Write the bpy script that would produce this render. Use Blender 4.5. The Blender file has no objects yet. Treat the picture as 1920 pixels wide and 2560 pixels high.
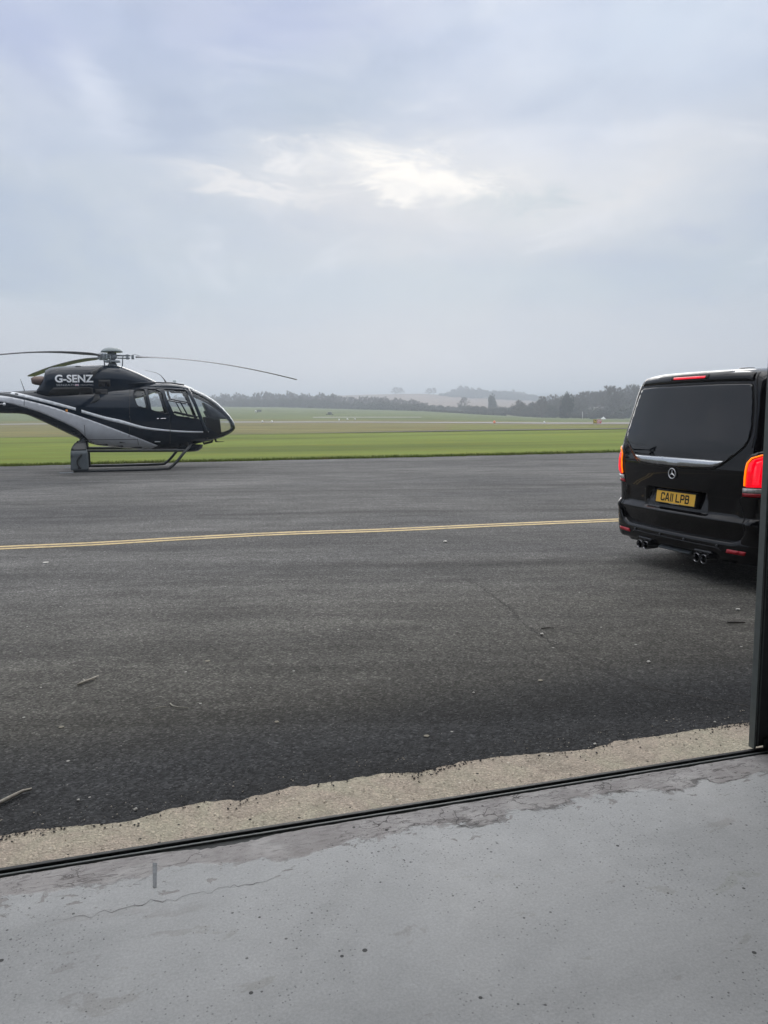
import bpy, bmesh, math, random
import numpy as np
from mathutils import Vector, Matrix, noise, geometry
random.seed(7); rng = np.random.default_rng(7)
SC = bpy.context.scene; COL = SC.collection
PI = math.pi; R_ = math.radians

# ------------------------------------------------------------------ camera
CAMH = 1.55; PITCH = R_(7.52); ROLL = R_(-0.8); FPX = 1923.0
cd = bpy.data.cameras.new('camera'); cam = bpy.data.objects.new('camera', cd); COL.objects.link(cam)
cd.sensor_fit = 'HORIZONTAL'; cd.sensor_width = 36.0; cd.lens = 36.0*FPX/1920.0
cd.clip_start = 0.05; cd.clip_end = 9000
ROT = Matrix.Rotation(PI/2-PITCH, 4, 'X') @ Matrix.Rotation(ROLL, 4, 'Z')
cam.matrix_world = Matrix.Translation((0, 0, CAMH)) @ ROT
SC.camera = cam
SC.render.resolution_x = 768; SC.render.resolution_y = 1024
SC.view_settings.view_transform = 'Standard'; SC.view_settings.look = 'None'
SC.view_settings.exposure = 0.10
SC.cycles.volume_bounces = 0; SC.view_settings.gamma = 1.0

# ------------------------------------------------------------------ sky and sun
SUN_EL = R_(17.0); SUN_AZ = R_(1.5)          # azimuth measured from +Y towards +X
w = bpy.data.worlds.new('World'); SC.world = w; w.use_nodes = True
nt = w.node_tree; N = nt.nodes; L = nt.links; N.clear()
def wn(t, **k):
    n = N.new(t)
    for a, b in k.items(): setattr(n, a, b)
    return n
def wmath(op, a, b=None, c=None):
    n = N.new('ShaderNodeMath'); n.operation = op
    for i, v in enumerate((a, b, c)):
        if v is None: continue
        if isinstance(v, (int, float)): n.inputs[i].default_value = v
        else: L.new(v, n.inputs[i])
    return n.outputs[0]
def wmix(f, a, b, mode='MIX'):
    n = N.new('ShaderNodeMix'); n.data_type = 'RGBA'; n.blend_type = mode
    for s, v in ((n.inputs[0], f), (n.inputs[6], a), (n.inputs[7], b)):
        if isinstance(v, (int, float)): s.default_value = v
        elif isinstance(v, tuple): s.default_value = v+(1,)
        else: L.new(v, s)
    return n.outputs[2]
def wramp(fac, stops, interp='LINEAR'):
    n = N.new('ShaderNodeValToRGB'); n.color_ramp.interpolation = interp
    cr = n.color_ramp
    while len(cr.elements) < len(stops): cr.elements.new(0.5)
    for e, (p, c) in zip(cr.elements, stops):
        e.position = p; e.color = (c+(1,)) if isinstance(c, tuple) else (c, c, c, 1)
    L.new(fac, n.inputs[0]); return n.outputs[0]
tc = wn('ShaderNodeTexCoord'); sep = wn('ShaderNodeSeparateXYZ'); L.new(tc.outputs['Generated'], sep.inputs[0])
zz = wmath('MAXIMUM', sep.outputs[2], 0.0)
base = wramp(zz, [(0.0, (.66, .655, .69)), (0.05, (.62, .62, .67)), (0.14, (.465, .53, .605)), (0.27, (.48, .54, .63)),
                  (0.36, (.48, .55, .69)), (0.47, (.47, .54, .73)), (0.60, (1.05, 1.08, 1.16)), (0.80, (2.9, 2.88, 2.88)), (1.0, (4.1, 4.05, 3.98))])
sd = Vector((math.sin(SUN_AZ)*math.cos(SUN_EL), math.cos(SUN_AZ)*math.cos(SUN_EL), math.sin(SUN_EL)))
gen = tc.outputs['Generated']
def dnoise(scale, detail, rough, sc=(1, 1, 2.2), loc=(0, 0, 0), dist=0.0, out_=0):
    mp = wn('ShaderNodeMapping'); mp.inputs['Scale'].default_value = sc; mp.inputs['Location'].default_value = loc; L.new(gen, mp.inputs[0])
    n = wn('ShaderNodeTexNoise'); n.inputs['Scale'].default_value = scale; n.inputs['Detail'].default_value = detail
    n.inputs['Roughness'].default_value = rough; n.inputs['Distortion'].default_value = dist; L.new(mp.outputs[0], n.inputs['Vector']); return n.outputs[out_]
fade = wramp(zz, [(0.03, 0.10), (0.20, 0.75), (0.34, 1.0)])
nA = dnoise(2.3, 6, .52, (1, 1, 2.0), (2.3, .4, 1.1), .5)
nB = dnoise(5.5, 8, .56, (1, 1, 2.3), (.3, 4.4, .1), .7)
nC = dnoise(3.2, 4, .45, (.8, .8, 5.0), (9.3, 1.4, 2.1), .2)
c1 = wmix(wmath('MULTIPLY', wramp(nA, [(.44, 0.0), (.64, 1.0)], 'EASE'), wmath('MULTIPLY', fade, .80)), base, (.64, .68, .78))
c1 = wmix(wmath('MULTIPLY', wramp(nA, [(.34, 1.0), (.50, 0.0)], 'EASE'), wmath('MULTIPLY', fade, .85)), c1, (.365, .445, .60))
c1 = wmix(wmath('MULTIPLY', wramp(nB, [(.50, 0.0), (.72, 1.0)], 'EASE'), wmath('MULTIPLY', fade, .80)), c1, (.74, .77, .85))
c1 = wmix(wmath('MULTIPLY', wramp(nB, [(.28, 1.0), (.47, 0.0)], 'EASE'), wmath('MULTIPLY', fade, .75)), c1, (.35, .42, .58))
c1 = wmix(wmath('MULTIPLY', wramp(nC, [(.50, 0.0), (.66, 1.0)], 'EASE'), .16), c1, (.60, .62, .66))
# azimuth / elevation, torn by noise, for the brighter gaps and darker banks of this sky
AZ = wmath('ARCTAN2', sep.outputs[0], sep.outputs[1]); EL = wmath('ARCSINE', sep.outputs[2])
wcol = dnoise(8.5, 10, .64, (1, 1, 3.0), (5.3, 2.4, 7.1), .5, 1); wsp = wn('ShaderNodeSeparateColor'); L.new(wcol, wsp.inputs[0])
wcol2 = dnoise(3.0, 5, .55, (1, 1, 2.0), (1.3, 7.4, 3.1), .3, 1); wsp2 = wn('ShaderNodeSeparateColor'); L.new(wcol2, wsp2.inputs[0])
def warp(v, a, b, k1, k2): return wmath('ADD', v, wmath('ADD', wmath('MULTIPLY', wmath('SUBTRACT', a, .5), k1), wmath('MULTIPLY', wmath('SUBTRACT', b, .5), k2)))
AZs = warp(AZ, wsp.outputs[0], wsp2.outputs[0], .10, .35); ELs = warp(EL, wsp.outputs[1], wsp2.outputs[1], .055, .11)
AZt = warp(AZ, wsp.outputs[0], wsp2.outputs[0], .30, .10); ELt = warp(EL, wsp.outputs[1], wsp2.outputs[1], .125, .02)
def blob(prev, bx, by, sx, sy, ang, colr, amt, torn=False):
    d = ROT.to_3x3() @ Vector(((bx-960)/FPX, -(by-1280)/FPX, -1)); a0 = math.atan2(d.x, d.y); e0 = math.asin(d.normalized().z)
    A_, E_ = (AZt, ELt) if torn else (AZs, ELs); ca, sa = math.cos(R_(ang)), math.sin(R_(ang)); sx /= FPX; sy /= FPX
    da = wmath('SUBTRACT', A_, a0); de = wmath('SUBTRACT', E_, e0)
    u_ = wmath('ADD', wmath('MULTIPLY', da, ca/sx), wmath('MULTIPLY', de, sa/sx)); v_ = wmath('ADD', wmath('MULTIPLY', da, -sa/sy), wmath('MULTIPLY', de, ca/sy))
    g = wmath('EXPONENT', wmath('MULTIPLY', wmath('ADD', wmath('MULTIPLY', u_, u_), wmath('MULTIPLY', v_, v_)), -1.0))
    return wmix(wmath('MULTIPLY', g, amt), prev, colr)
c = c1
for q_ in ((800, 270, 190, 140, 0, (.345, .43, .555), .80), (330, 330, 260, 110, 0, (.45, .54, .66), .40), (90, 60, 200, 80, 0, (.38, .44, .66), .70), (700, 50, 240, 80, 0, (.38, .44, .66), .70), (420, 250, 150, 130, 0, (.36, .43, .58), .7), (90, 330, 130, 70, 0, (.40, .47, .62), .6), (1350, 240, 260, 60, 0, (.44, .50, .64), .5),
           (1450, 260, 300, 70, 0, (.46, .53, .65), .35), (980, 520, 420, 90, -6, (.60, .60, .63), .55), (1550, 455, 460, 85, 6, (.72, .72, .74), .70), (300, 460, 300, 70, 0, (.55, .60, .66), .35),
           (240, 190, 60, 80, 35, (.68, .72, .83), .70), (30, 190, 80, 60, 20, (.58, .62, .74), .4), (1650, 90, 320, 90, 0, (.64, .72, .83), .60), (1250, 60, 200, 50, 0, (.64, .70, .82), .50), (560, 60, 90, 70, -40, (.56, .60, .74), .4),
           (600, 850, 900, 45, 0, (.55, .56, .60), .35), (960, 720, 900, 60, 0, (.50, .575, .635), .45)):
    c = blob(c, *q_)
c = blob(c, 1040, 430, 340, 85, -4, (.72, .72, .73), .75)
for q_ in ((1010, 418, 140, 40, -12, (1.0, .96, .90), .92), (1130, 468, 150, 22, -14, (.98, .94, .89), .85), (745, 404, 80, 24, 0, (.82, .81, .82), .8), (640, 474, 170, 18, -9, (.82, .80, .80), .75), (960, 470, 90, 16, -10, (.95, .92, .88), .8),
           (1310, 506, 110, 30, 2, (.475, .545, .60), .75), (1180, 505, 80, 22, -8, (.52, .57, .62), .6), (1530, 490, 130, 14, 8, (.74, .73, .74), .4)):
    c = blob(c, *q_, torn=True)
c5 = c
sky = wn('ShaderNodeTexSky'); sky.sky_type = 'NISHITA'; sky.sun_disc = False
sky.sun_elevation = SUN_EL; sky.sun_rotation = SUN_AZ
skys = wmix(1.0, sky.outputs[0], (.10, .10, .10), 'MULTIPLY')
fin = wmix(0.03, c5, skys)
bg = wn('ShaderNodeBackground'); bg.inputs[1].default_value = 1.0; L.new(fin, bg.inputs[0])
out = wn('ShaderNodeOutputWorld'); L.new(bg.outputs[0], out.inputs[0])

sl = bpy.data.lights.new('sun', 'SUN'); so = bpy.data.objects.new('sun', sl); COL.objects.link(so)
sl.energy = 1.15; sl.angle = R_(45); sl.color = (1.0, .95, .88)
so.rotation_euler = (-sd).to_track_quat('-Z', 'Y').to_euler(); so.location = (0, 30, 40)

# ------------------------------------------------------------------ materials
MAT = {}
class NB:
    """small node-building helper"""
    def __init__(s, name):
        s.m = bpy.data.materials.new(name); s.m.use_nodes = True; s.t = s.m.node_tree
        s.b = s.t.nodes['Principled BSDF']; s.out = s.t.nodes['Material Output']; MAT[name] = s.m
        s._c = None
    def node(s, t, **k):
        n = s.t.nodes.new(t)
        for a, b in k.items(): setattr(n, a, b)
        return n
    def co(s, kind='Object', loc=(0, 0, 0), scale=(1, 1, 1), rot=(0, 0, 0)):
        if s._c is None: s._c = s.node('ShaderNodeTexCoord')
        mp = s.node('ShaderNodeMapping'); s.t.links.new(s._c.outputs[kind], mp.inputs[0])
        mp.inputs['Location'].default_value = loc; mp.inputs['Scale'].default_value = scale; mp.inputs['Rotation'].default_value = rot
        return mp.outputs[0]
    def put(s, sock, v):
        if isinstance(v, (int, float)): sock.default_value = v
        elif isinstance(v, tuple): sock.default_value = v if len(v) != 3 or sock.type == 'VECTOR' else v+(1,)
        else: s.t.links.new(v, sock)
    def noise(s, vec, scale, detail=4, rough=.5, dist=0):
        n = s.node('ShaderNodeTexNoise'); s.put(n.inputs['Vector'], vec)
        n.inputs['Scale'].default_value = scale; n.inputs['Detail'].default_value = detail
        n.inputs['Roughness'].default_value = rough; n.inputs['Distortion'].default_value = dist
        return n.outputs[0]
    def vor(s, vec, scale, feature='F1', out=0, rand=1.0):
        n = s.node('ShaderNodeTexVoronoi'); n.feature = feature; s.put(n.inputs['Vector'], vec)
        n.inputs['Scale'].default_value = scale; n.inputs['Randomness'].default_value = rand
        return n.outputs[out]
    def ramp(s, f, stops, interp='LINEAR'):
        n = s.node('ShaderNodeValToRGB'); cr = n.color_ramp; cr.interpolation = interp
        while len(cr.elements) < len(stops): cr.elements.new(.5)
        for e, (p, c) in zip(cr.elements, stops):
            e.position = p; e.color = (c+(1,)) if isinstance(c, tuple) else (c, c, c, 1)
        s.put(n.inputs[0], f); return n.outputs[0]
    def math(s, op, a, b=None, c=None):
        n = s.node('ShaderNodeMath'); n.operation = op
        for i, v in enumerate((a, b, c)):
            if v is not None: s.put(n.inputs[i], v)
        return n.outputs[0]
    def mix(s, f, a, b, mode='MIX'):
        n = s.node('ShaderNodeMix'); n.data_type = 'RGBA'; n.blend_type = mode
        s.put(n.inputs[0], f); s.put(n.inputs[6], a); s.put(n.inputs[7], b); return n.outputs[2]
    def sep(s, v):
        n = s.node('ShaderNodeSeparateXYZ'); s.put(n.inputs[0], v); return n.outputs
    def bump(s, h, strength=.3, dist=.01, prev=None):
        n = s.node('ShaderNodeBump'); n.inputs['Strength'].default_value = strength; n.inputs['Distance'].default_value = dist
        s.put(n.inputs['Height'], h)
        if prev is not None: s.put(n.inputs['Normal'], prev)
        s.put(s.b.inputs['Normal'], n.outputs[0]); return n.outputs[0]
    def set(s, **k):
        al = dict(col='Base Color', rough='Roughness', metal='Metallic', coat='Coat Weight', coatr='Coat Roughness', spec='Specular IOR Level', ior='IOR', emc='Emission Color', ems='Emission Strength', alpha='Alpha')
        for a, v in k.items(): s.put(s.b.inputs[al[a]], v)
        return s
def simple(name, col, rough=.5, metal=0.0, var=.12, nscale=6.0, **k):
    b = NB(name); n = b.noise(b.co(), nscale, 5, .6)
    f = b.ramp(n, [(.3, 1-var), (.7, 1+var)])
    b.set(col=b.mix(1.0, col, f, 'MULTIPLY'), metal=metal, **k)
    r = b.ramp(b.noise(b.co(), nscale*2.3, 4, .6), [(.3, max(0, rough*.85)), (.7, min(1, rough*1.15))]); b.set(rough=r)
    return b.m

# ------------------------------------------------------------------ mesh helpers
def tag(o, label=None, cat=None, group=None, kind=None):
    if label: o['label'] = label
    if cat: o['category'] = cat
    if group: o['group'] = group
    if kind: o['kind'] = kind
    return o
def empty(name, loc=(0, 0, 0), rz=0.0):
    o = bpy.data.objects.new(name, None); COL.objects.link(o); o.location = loc; o.rotation_euler = (0, 0, rz)
    o.empty_display_size = .2; return o
def link(name, me, parent=None):
    o = bpy.data.objects.new(name, me); COL.objects.link(o)
    if parent: o.parent = parent
    return o
class MB:
    """collects shapes, then links them as ONE mesh"""
    def __init__(s): s.v = []; s.f = []; s.mi = []; s.cur = 0; s.sm = []
    def add(s, vs, fs, smooth=False):
        n = len(s.v); s.v += [tuple(v) for v in vs]
        for f in fs: s.f.append(tuple(i+n for i in f)); s.mi.append(s.cur); s.sm.append(smooth)
        return s
    def box(s, c, d, rz=0.0, rot=None):
        M = rot if rot is not None else Matrix.Rotation(rz, 3, 'Z')
        vs = [Vector(c)+M @ Vector((x*d[0]/2, y*d[1]/2, z*d[2]/2)) for x in (-1, 1) for y in (-1, 1) for z in (-1, 1)]
        return s.add(vs, [(0, 1, 3, 2), (4, 6, 7, 5), (0, 4, 5, 1), (2, 3, 7, 6), (0, 2, 6, 4), (1, 5, 7, 3)])
    def tube(s, pts, rad, n=10, caps=True, flat=None):
        pts = [Vector(p) for p in pts]; rs = rad if isinstance(rad, (list, tuple)) else [rad]*len(pts)
        vs = []; prev = None
        for i, p in enumerate(pts):
            t = (pts[min(i+1, len(pts)-1)]-pts[max(i-1, 0)]).normalized()
            if prev is None: a = t.orthogonal().normalized() if flat is None else (Vector(flat)-t*Vector(flat).dot(t)).normalized()
            else: a = (prev-t*prev.dot(t)).normalized()
            prev = a; b = t.cross(a)
            for k in range(n):
                q = 2*PI*k/n; vs.append(p+(a*math.cos(q)+b*math.sin(q))*rs[i])
        fs = [(i*n+k, i*n+(k+1) % n, (i+1)*n+(k+1) % n, (i+1)*n+k) for i in range(len(pts)-1) for k in range(n)]
        if caps: fs += [tuple(range(n-1, -1, -1)), tuple((len(pts)-1)*n+k for k in range(n))]
        return s.add(vs, fs, True)
    def lathe(s, prof, c=(0, 0, 0), n=24, axis='Z'):
        vs = []
        for r, h in prof:
            for k in range(n):
                q = 2*PI*k/n; x, y, z = r*math.cos(q), r*math.sin(q), h
                if axis == 'X': x, y, z = z, x, y
                if axis == 'Y': x, y, z = y, z, x
                vs.append((c[0]+x, c[1]+y, c[2]+z))
        fs = [(i*n+k, i*n+(k+1) % n, (i+1)*n+(k+1) % n, (i+1)*n+k) for i in range(len(prof)-1) for k in range(n)]
        return s.add(vs, fs, True)
    def build(s, name, mats, parent=None, smooth=None, bevel=0):
        me = bpy.data.meshes.new(name); me.from_pydata(s.v, [], s.f)
        for m in (mats if isinstance(mats, (list, tuple)) else [mats]): me.materials.append(m)
        me.polygons.foreach_set('material_index', s.mi)
        me.polygons.foreach_set('use_smooth', s.sm if smooth is None else [smooth]*len(s.f))
        me.update()
        bm = bmesh.new(); bm.from_mesh(me); bmesh.ops.recalc_face_normals(bm, faces=bm.faces); bm.to_mesh(me); bm.free()
        o = link(name, me, parent)
        if bevel:
            b = o.modifiers.new('bevel', 'BEVEL'); b.width = bevel; b.segments = 2; b.limit_method = 'ANGLE'; b.angle_limit = R_(40)
        return o
def interp(x, tab):
    xs = [t[0] for t in tab]; ys = [t[1] for t in tab]; return float(np.interp(x, xs, ys))
def spl(x, tab):
    """smooth (Catmull-Rom like) interpolation of a table"""
    n = len(tab)
    if x <= tab[0][0]: return tab[0][1]
    if x >= tab[-1][0]: return tab[-1][1]
    for i in range(n-1):
        if x <= tab[i+1][0]: break
    x0, y0 = tab[i]; x1, y1 = tab[i+1]; h = x1-x0; t = (x-x0)/h
    m0 = (y1-tab[i-1][1])/(x1-tab[i-1][0]) if i > 0 else (y1-y0)/h
    m1 = (tab[i+2][1]-y0)/(tab[i+2][0]-x0) if i < n-2 else (y1-y0)/h
    return (2*t**3-3*t*t+1)*y0+(t**3-2*t*t+t)*h*m0+(-2*t**3+3*t*t)*y1+(t**3-t*t)*h*m1
def resample(poly, step, closed=True):
    out = []
    n = len(poly)
    for i in range(n if closed else n-1):
        a = Vector(poly[i]).to_2d() if len(poly[i]) > 1 else poly[i]; b = Vector(poly[(i+1) % n]).to_2d()
        k = max(1, int(math.ceil((b-a).length/step)))
        for j in range(k): out.append(a.lerp(b, j/k))
    if not closed: out.append(Vector(poly[-1]).to_2d())
    return out
def rounded(poly, r, k=4):
    """round every corner of a polygon"""
    out = []; n = len(poly)
    for i in range(n):
        p = Vector(poly[i]); a = Vector(poly[i-1]); b = Vector(poly[(i+1) % n])
        da = (a-p); db = (b-p); ra = min(r, da.length*.45); rb = min(r, db.length*.45)
        s_ = p+da.normalized()*ra; e_ = p+db.normalized()*rb
        for j in range(k+1):
            t = j/k; out.append((s_*(1-t)**2+p*2*t*(1-t)+e_*t*t)[:])
    return out
def offset_poly(poly, d):
    P = [Vector(p) for p in poly]; n = len(P); ar = sum(P[i-1].x*P[i].y-P[i].x*P[i-1].y for i in range(n)); sg = 1 if ar > 0 else -1; out = []
    for i in range(n):
        a = (P[i]-P[i-1]); b_ = (P[(i+1) % n]-P[i])
        if a.length < 1e-7: a = b_
        if b_.length < 1e-7: b_ = a
        t = (a.normalized()+b_.normalized()).normalized(); out.append((P[i].x+t.y*d*sg, P[i].y-t.x*d*sg))
    return out
def edge_dist(P, poly):
    A = np.array([(p[0], p[1]) for p in poly]); B = np.roll(A, -1, 0); D = B-A; d2 = (D**2).sum(1)+1e-12
    t = np.clip(((P[:, None, :]-A[None])*D[None]).sum(2)/d2[None], 0, 1)
    return np.sqrt((((P[:, None, :]-(A[None]+t[..., None]*D[None])))**2).sum(2)).min(1)
def patch(mb, poly, surf, off=.004, rnd=0.0, step=.03, depth=.01, holes=()):
    """a plate laid on a surface surf(a, b, offset) inside polygon (a, b), with a rim going back to the surface"""
    b0 = resample(poly, step); loops = [b0]+[resample(h, step) for h in holes]
    pts = []; edges = []
    for lp in loops:
        n0 = len(pts); pts += lp; edges += [(n0+i, n0+(i+1) % len(lp)) for i in range(len(lp))]
    nb = len(pts)
    xs = [p[0] for p in b0]; ys = [p[1] for p in b0]
    gx = np.arange(min(xs)+step/2, max(xs), step); gy = np.arange(min(ys)+step/2, max(ys), step)
    if len(gx)*len(gy) > 0:
        G = np.array([(x, y) for x in gx for y in gy])
        allp = [e for lp in loops for e in lp]
        dd = np.min([edge_dist(G, lp) for lp in loops], axis=0)
        for g, d in zip(G, dd):
            if d > step*.45: pts.append(Vector((g[0], g[1])))
    V, Ed, F, ov, oe, of = geometry.delaunay_2d_cdt(pts, edges, [], 0, 1e-6)
    def inside(c, lp):
        r = False; n = len(lp)
        for i in range(n):
            a, b = lp[i], lp[i-1]
            if (a[1] > c[1]) != (b[1] > c[1]) and c[0] < (b[0]-a[0])*(c[1]-a[1])/(b[1]-a[1])+a[0]: r = not r
        return r
    F2 = []
    for f in F:
        c = sum((V[i] for i in f), Vector((0, 0)))/len(f)
        if inside(c, b0) and not any(inside(c, h) for h in loops[1:]): F2.append(tuple(f))
    P = np.array([(v[0], v[1]) for v in V])
    if rnd > 0:
        d = np.min([edge_dist(P, lp) for lp in loops], axis=0); q = np.clip(d/rnd, 0, 1)
        lo = off-min(off, rnd)*.85; offs = lo+(off-lo)*np.sqrt(np.clip(1-(1-q)**2, 0, 1))
    else: offs = np.full(len(P), off)
    top = [surf(p[0], p[1], o) for p, o in zip(P, offs)]
    n = len(top); ec = {}
    for f in F2:
        for i in range(len(f)):
            k = (f[i-1], f[i]); ec[k] = 1
    border = [k for k in ec if (k[1], k[0]) not in ec]
    bv = {}; vs = list(top)
    for a, b in border:
        for i in (a, b):
            if i not in bv: bv[i] = len(vs); vs.append(surf(P[i][0], P[i][1], -depth))
    mb.add(vs, F2, True)
    base = len(mb.v)-len(vs)
    for a, b in border:
        mb.f.append((base+b, base+a, base+bv[a], base+bv[b])); mb.mi.append(mb.cur); mb.sm.append(False)
    return mb
def text_mesh(body, size, bold=0.0, extrude=0.0, sx=1.0, spacing=1.0):
    cu = bpy.data.curves.new('lettering', 'FONT'); cu.body = body; cu.size = size; cu.offset = bold; cu.extrude = extrude
    cu.space_character = spacing; cu.resolution_u = 4
    o = bpy.data.objects.new('lettering', cu); COL.objects.link(o)
    dg = bpy.context.evaluated_depsgraph_get(); me = bpy.data.meshes.new_from_object(o.evaluated_get(dg))
    bpy.data.objects.remove(o)
    xs = [v.co.x for v in me.vertices]; ys = [v.co.y for v in me.vertices]
    x0, x1, y0, y1 = min(xs), max(xs), min(ys), max(ys)
    for v in me.vertices: v.co.x = (v.co.x-(x0+x1)/2)*sx; v.co.y -= (y0+y1)/2
    return me, (x1-x0)*sx, y1-y0
def ground_ray(px, py):
    """where the line of sight through a photo pixel meets level ground (used to survey positions once)"""
    d = (ROT.to_3x3() @ Vector(((px-960)/FPX, -(py-1280)/FPX, -1))); return d
def azim(px, py=1026):
    d = ground_ray(px, py); return d.x/d.y

# ------------------------------------------------------------------ ground materials
FA = R_(15.8); FO = Vector((-0.016, 2.825, 0)); FT = Vector((math.cos(FA), math.sin(FA), 0)); FN = Vector((-math.sin(FA), math.cos(FA), 0))
def fac(a, b, z=0.0): return FO+FT*a+FN*b+Vector((0, 0, z))     # hangar frame: a along the door track, b outwards

b = NB('asphalt')
co = b.co(); cf = b.co(loc=(0, 0, 0), rot=(0, 0, 0))
rotn = b.node('ShaderNodeVectorRotate'); rotn.rotation_type = 'Z_AXIS'; rotn.inputs['Angle'].default_value = -FA
sub = b.node('ShaderNodeVectorMath'); sub.operation = 'SUBTRACT'; b.put(sub.inputs[0], co); sub.inputs[1].default_value = FO
b.put(rotn.inputs['Vector'], sub.outputs[0]); fv = rotn.outputs[0]; fs = b.sep(fv)
def mp(vec, sc, rot=0):
    n = b.node('ShaderNodeMapping'); b.put(n.inputs[0], vec); n.inputs['Scale'].default_value = sc; n.inputs['Rotation'].default_value = (0, 0, rot); return n.outputs[0]
big = b.noise(mp(co, (.5, 1.2, 1), -.15), .38, 5, .55, .4)
col = b.ramp(big, [(.32, (.094, .093, .092)), (.5, (.120, .118, .114)), (.68, (.148, .145, .140))])
med = b.noise(mp(co, (.7, 1.6, 1), -.2), 1.6, 6, .62, .6)
col = b.mix(1.0, col, b.ramp(med, [(.34, .80), (.5, 1.0), (.66, 1.18)]), 'MULTIPLY')
streak = b.noise(mp(co, (.035, .85, 1), -.17), 1.0, 5, .6, .3)
col = b.mix(1.0, col, b.ramp(streak, [(.34, .74), (.46, 1.0), (.56, 1.0), (.68, 1.22)]), 'MULTIPLY')
streak2 = b.noise(mp(co, (.12, 2.6, 1), -.17), 1.0, 6, .6, .6)
col = b.mix(1.0, col, b.ramp(streak2, [(.36, .86), (.6, 1.06)]), 'MULTIPLY')
grain = b.vor(co, 95, out=1); gs = b.node('ShaderNodeSeparateColor'); b.put(gs.inputs[0], grain)
g1 = b.ramp(gs.outputs[0], [(0, .50), (.5, .92), (.9, 1.4), (1, 2.2)])
grain2 = b.vor(co, 38, out=1); gs2 = b.node('ShaderNodeSeparateColor'); b.put(gs2.inputs[0], grain2)
g2 = b.ramp(gs2.outputs[1], [(0, .80), (.5, 1.0), (1, 1.22)])
col = b.mix(.8, col, g1, 'MULTIPLY'); col = b.mix(.7, col, g2, 'MULTIPLY')
# olive dirt between the painted band of facade shade and the worn middle
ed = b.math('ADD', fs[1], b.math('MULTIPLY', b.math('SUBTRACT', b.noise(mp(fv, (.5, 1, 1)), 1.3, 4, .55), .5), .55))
dirt = b.ramp(b.math('DIVIDE', ed, 6.0), [(.12, 0.0), (.20, .75), (.42, .55), (.85, 0.0)])
col = b.mix(b.math('MULTIPLY', dirt, .55), col, b.mix(1.0, col, (1.02, .96, .78), 'MULTIPLY'))
shadeb = b.ramp(b.math('DIVIDE', ed, 2.4), [(.0, 1.0), (.27, 1.0), (.40, .80), (.62, .18), (.95, 0.0)])  # hangar facade's shade put into the asphalt colour, fading outwards
shadec = b.mix(1.0, col, (.40, .415, .44), 'MULTIPLY')
col = b.mix(shadeb, col, shadec)
wv = b.vor(co, 9, out=0); wr = b.vor(co, 9, out=1); ws = b.node('ShaderNodeSeparateColor'); b.put(ws.inputs[0], wr)
white = b.math('MULTIPLY', b.math('LESS_THAN', wv, .075), b.math('GREATER_THAN', ws.outputs[0], .86))
col = b.mix(white, col, (.42, .41, .38))
wv2 = b.vor(co, 30, out=0); wr2 = b.vor(co, 30, out=1); ws2 = b.node('ShaderNodeSeparateColor'); b.put(ws2.inputs[0], wr2)
col = b.mix(b.math('MULTIPLY', b.math('LESS_THAN', wv2, .11), b.math('GREATER_THAN', ws2.outputs[0], .93)), col, (.26, .25, .235))
col = b.mix(b.math('MULTIPLY', b.math('LESS_THAN', wv2, .16), b.math('LESS_THAN', ws2.outputs[0], .06)), col, (.02, .02, .02))
b.set(col=col, rough=b.ramp(med, [(.3, .86), (.7, 1.0)]), spec=.12)
hgt = b.math('ADD', b.math('MULTIPLY', b.vor(co, 95, out=0), -1.0), b.math('MULTIPLY', b.vor(co, 38, out=0), -.8))
b.bump(hgt, .55, .006)
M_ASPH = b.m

b = NB('concrete_strip')
co = b.co()
n1_ = b.noise(co, 2.2, 6, .6, .5)
col = b.ramp(n1_, [(.3, (.40, .35, .28)), (.48, (.49, .415, .335)), (.6, (.48, .435, .335)), (.75, (.55, .50, .40))])
col = b.mix(.6, col, b.ramp(b.noise(co, 14, 8, .72), [(.3, .66), (.5, 1.0), (.72, 1.25)]), 'MULTIPLY')
gr = b.vor(co, 140, out=1); gs = b.node('ShaderNodeSeparateColor'); b.put(gs.inputs[0], gr)
col = b.mix(.6, col, b.ramp(gs.outputs[0], [(0, .55), (.4, 1), (.85, 1.15), (1, 1.7)]), 'MULTIPLY')
v_ = b.vor(co, 26, out=0); c_ = b.vor(co, 26, out=1); cs_ = b.node('ShaderNodeSeparateColor'); b.put(cs_.inputs[0], c_)
col = b.mix(b.math('MULTIPLY', b.math('LESS_THAN', v_, .15), b.math('GREATER_THAN', cs_.outputs[0], .90)), col, (.75, .70, .60))
col = b.mix(b.math('MULTIPLY', b.math('LESS_THAN', v_, .17), b.math('LESS_THAN', cs_.outputs[0], .12)), col, (.06, .055, .05))
b.set(col=col, rough=.92, spec=.25)
b.bump(b.math('ADD', b.noise(co, 40, 6, .7), b.math('MULTIPLY', b.vor(co, 110, out=0), -.7)), .6, .008)
M_TAN = b.m

b = NB('painted_floor')                     # object space: x along the track, y outwards from it
co = b.co(); s3 = b.sep(co)
wob = b.math('MULTIPLY', b.math('SUBTRACT', b.noise(co, 3.2, 7, .62, .8), .5), .30)
dist = b.math('ADD', b.math('MULTIPLY', s3[1], -1.0), wob)                    # metres inwards from the track
right = b.ramp(b.math('DIVIDE', b.math('ADD', s3[0], 1.5), 4.0), [(.0, .30), (.35, .45), (.45, .9), (1, 1.0)])
paint = b.ramp(b.noise(co, 1.1, 6, .6, .3), [(.3, (.465, .472, .470)), (.55, (.52, .525, .520)), (.75, (.56, .56, .55))])
paint = b.mix(.35, paint, b.ramp(b.noise(co, 9, 8, .7), [(.3, .82), (.7, 1.12)]), 'MULTIPLY')
fine = b.noise(co, 120, 4, .7)
paint = b.mix(.45, paint, b.ramp(fine, [(.3, .70), (.7, 1.25)]), 'MULTIPLY')
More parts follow.
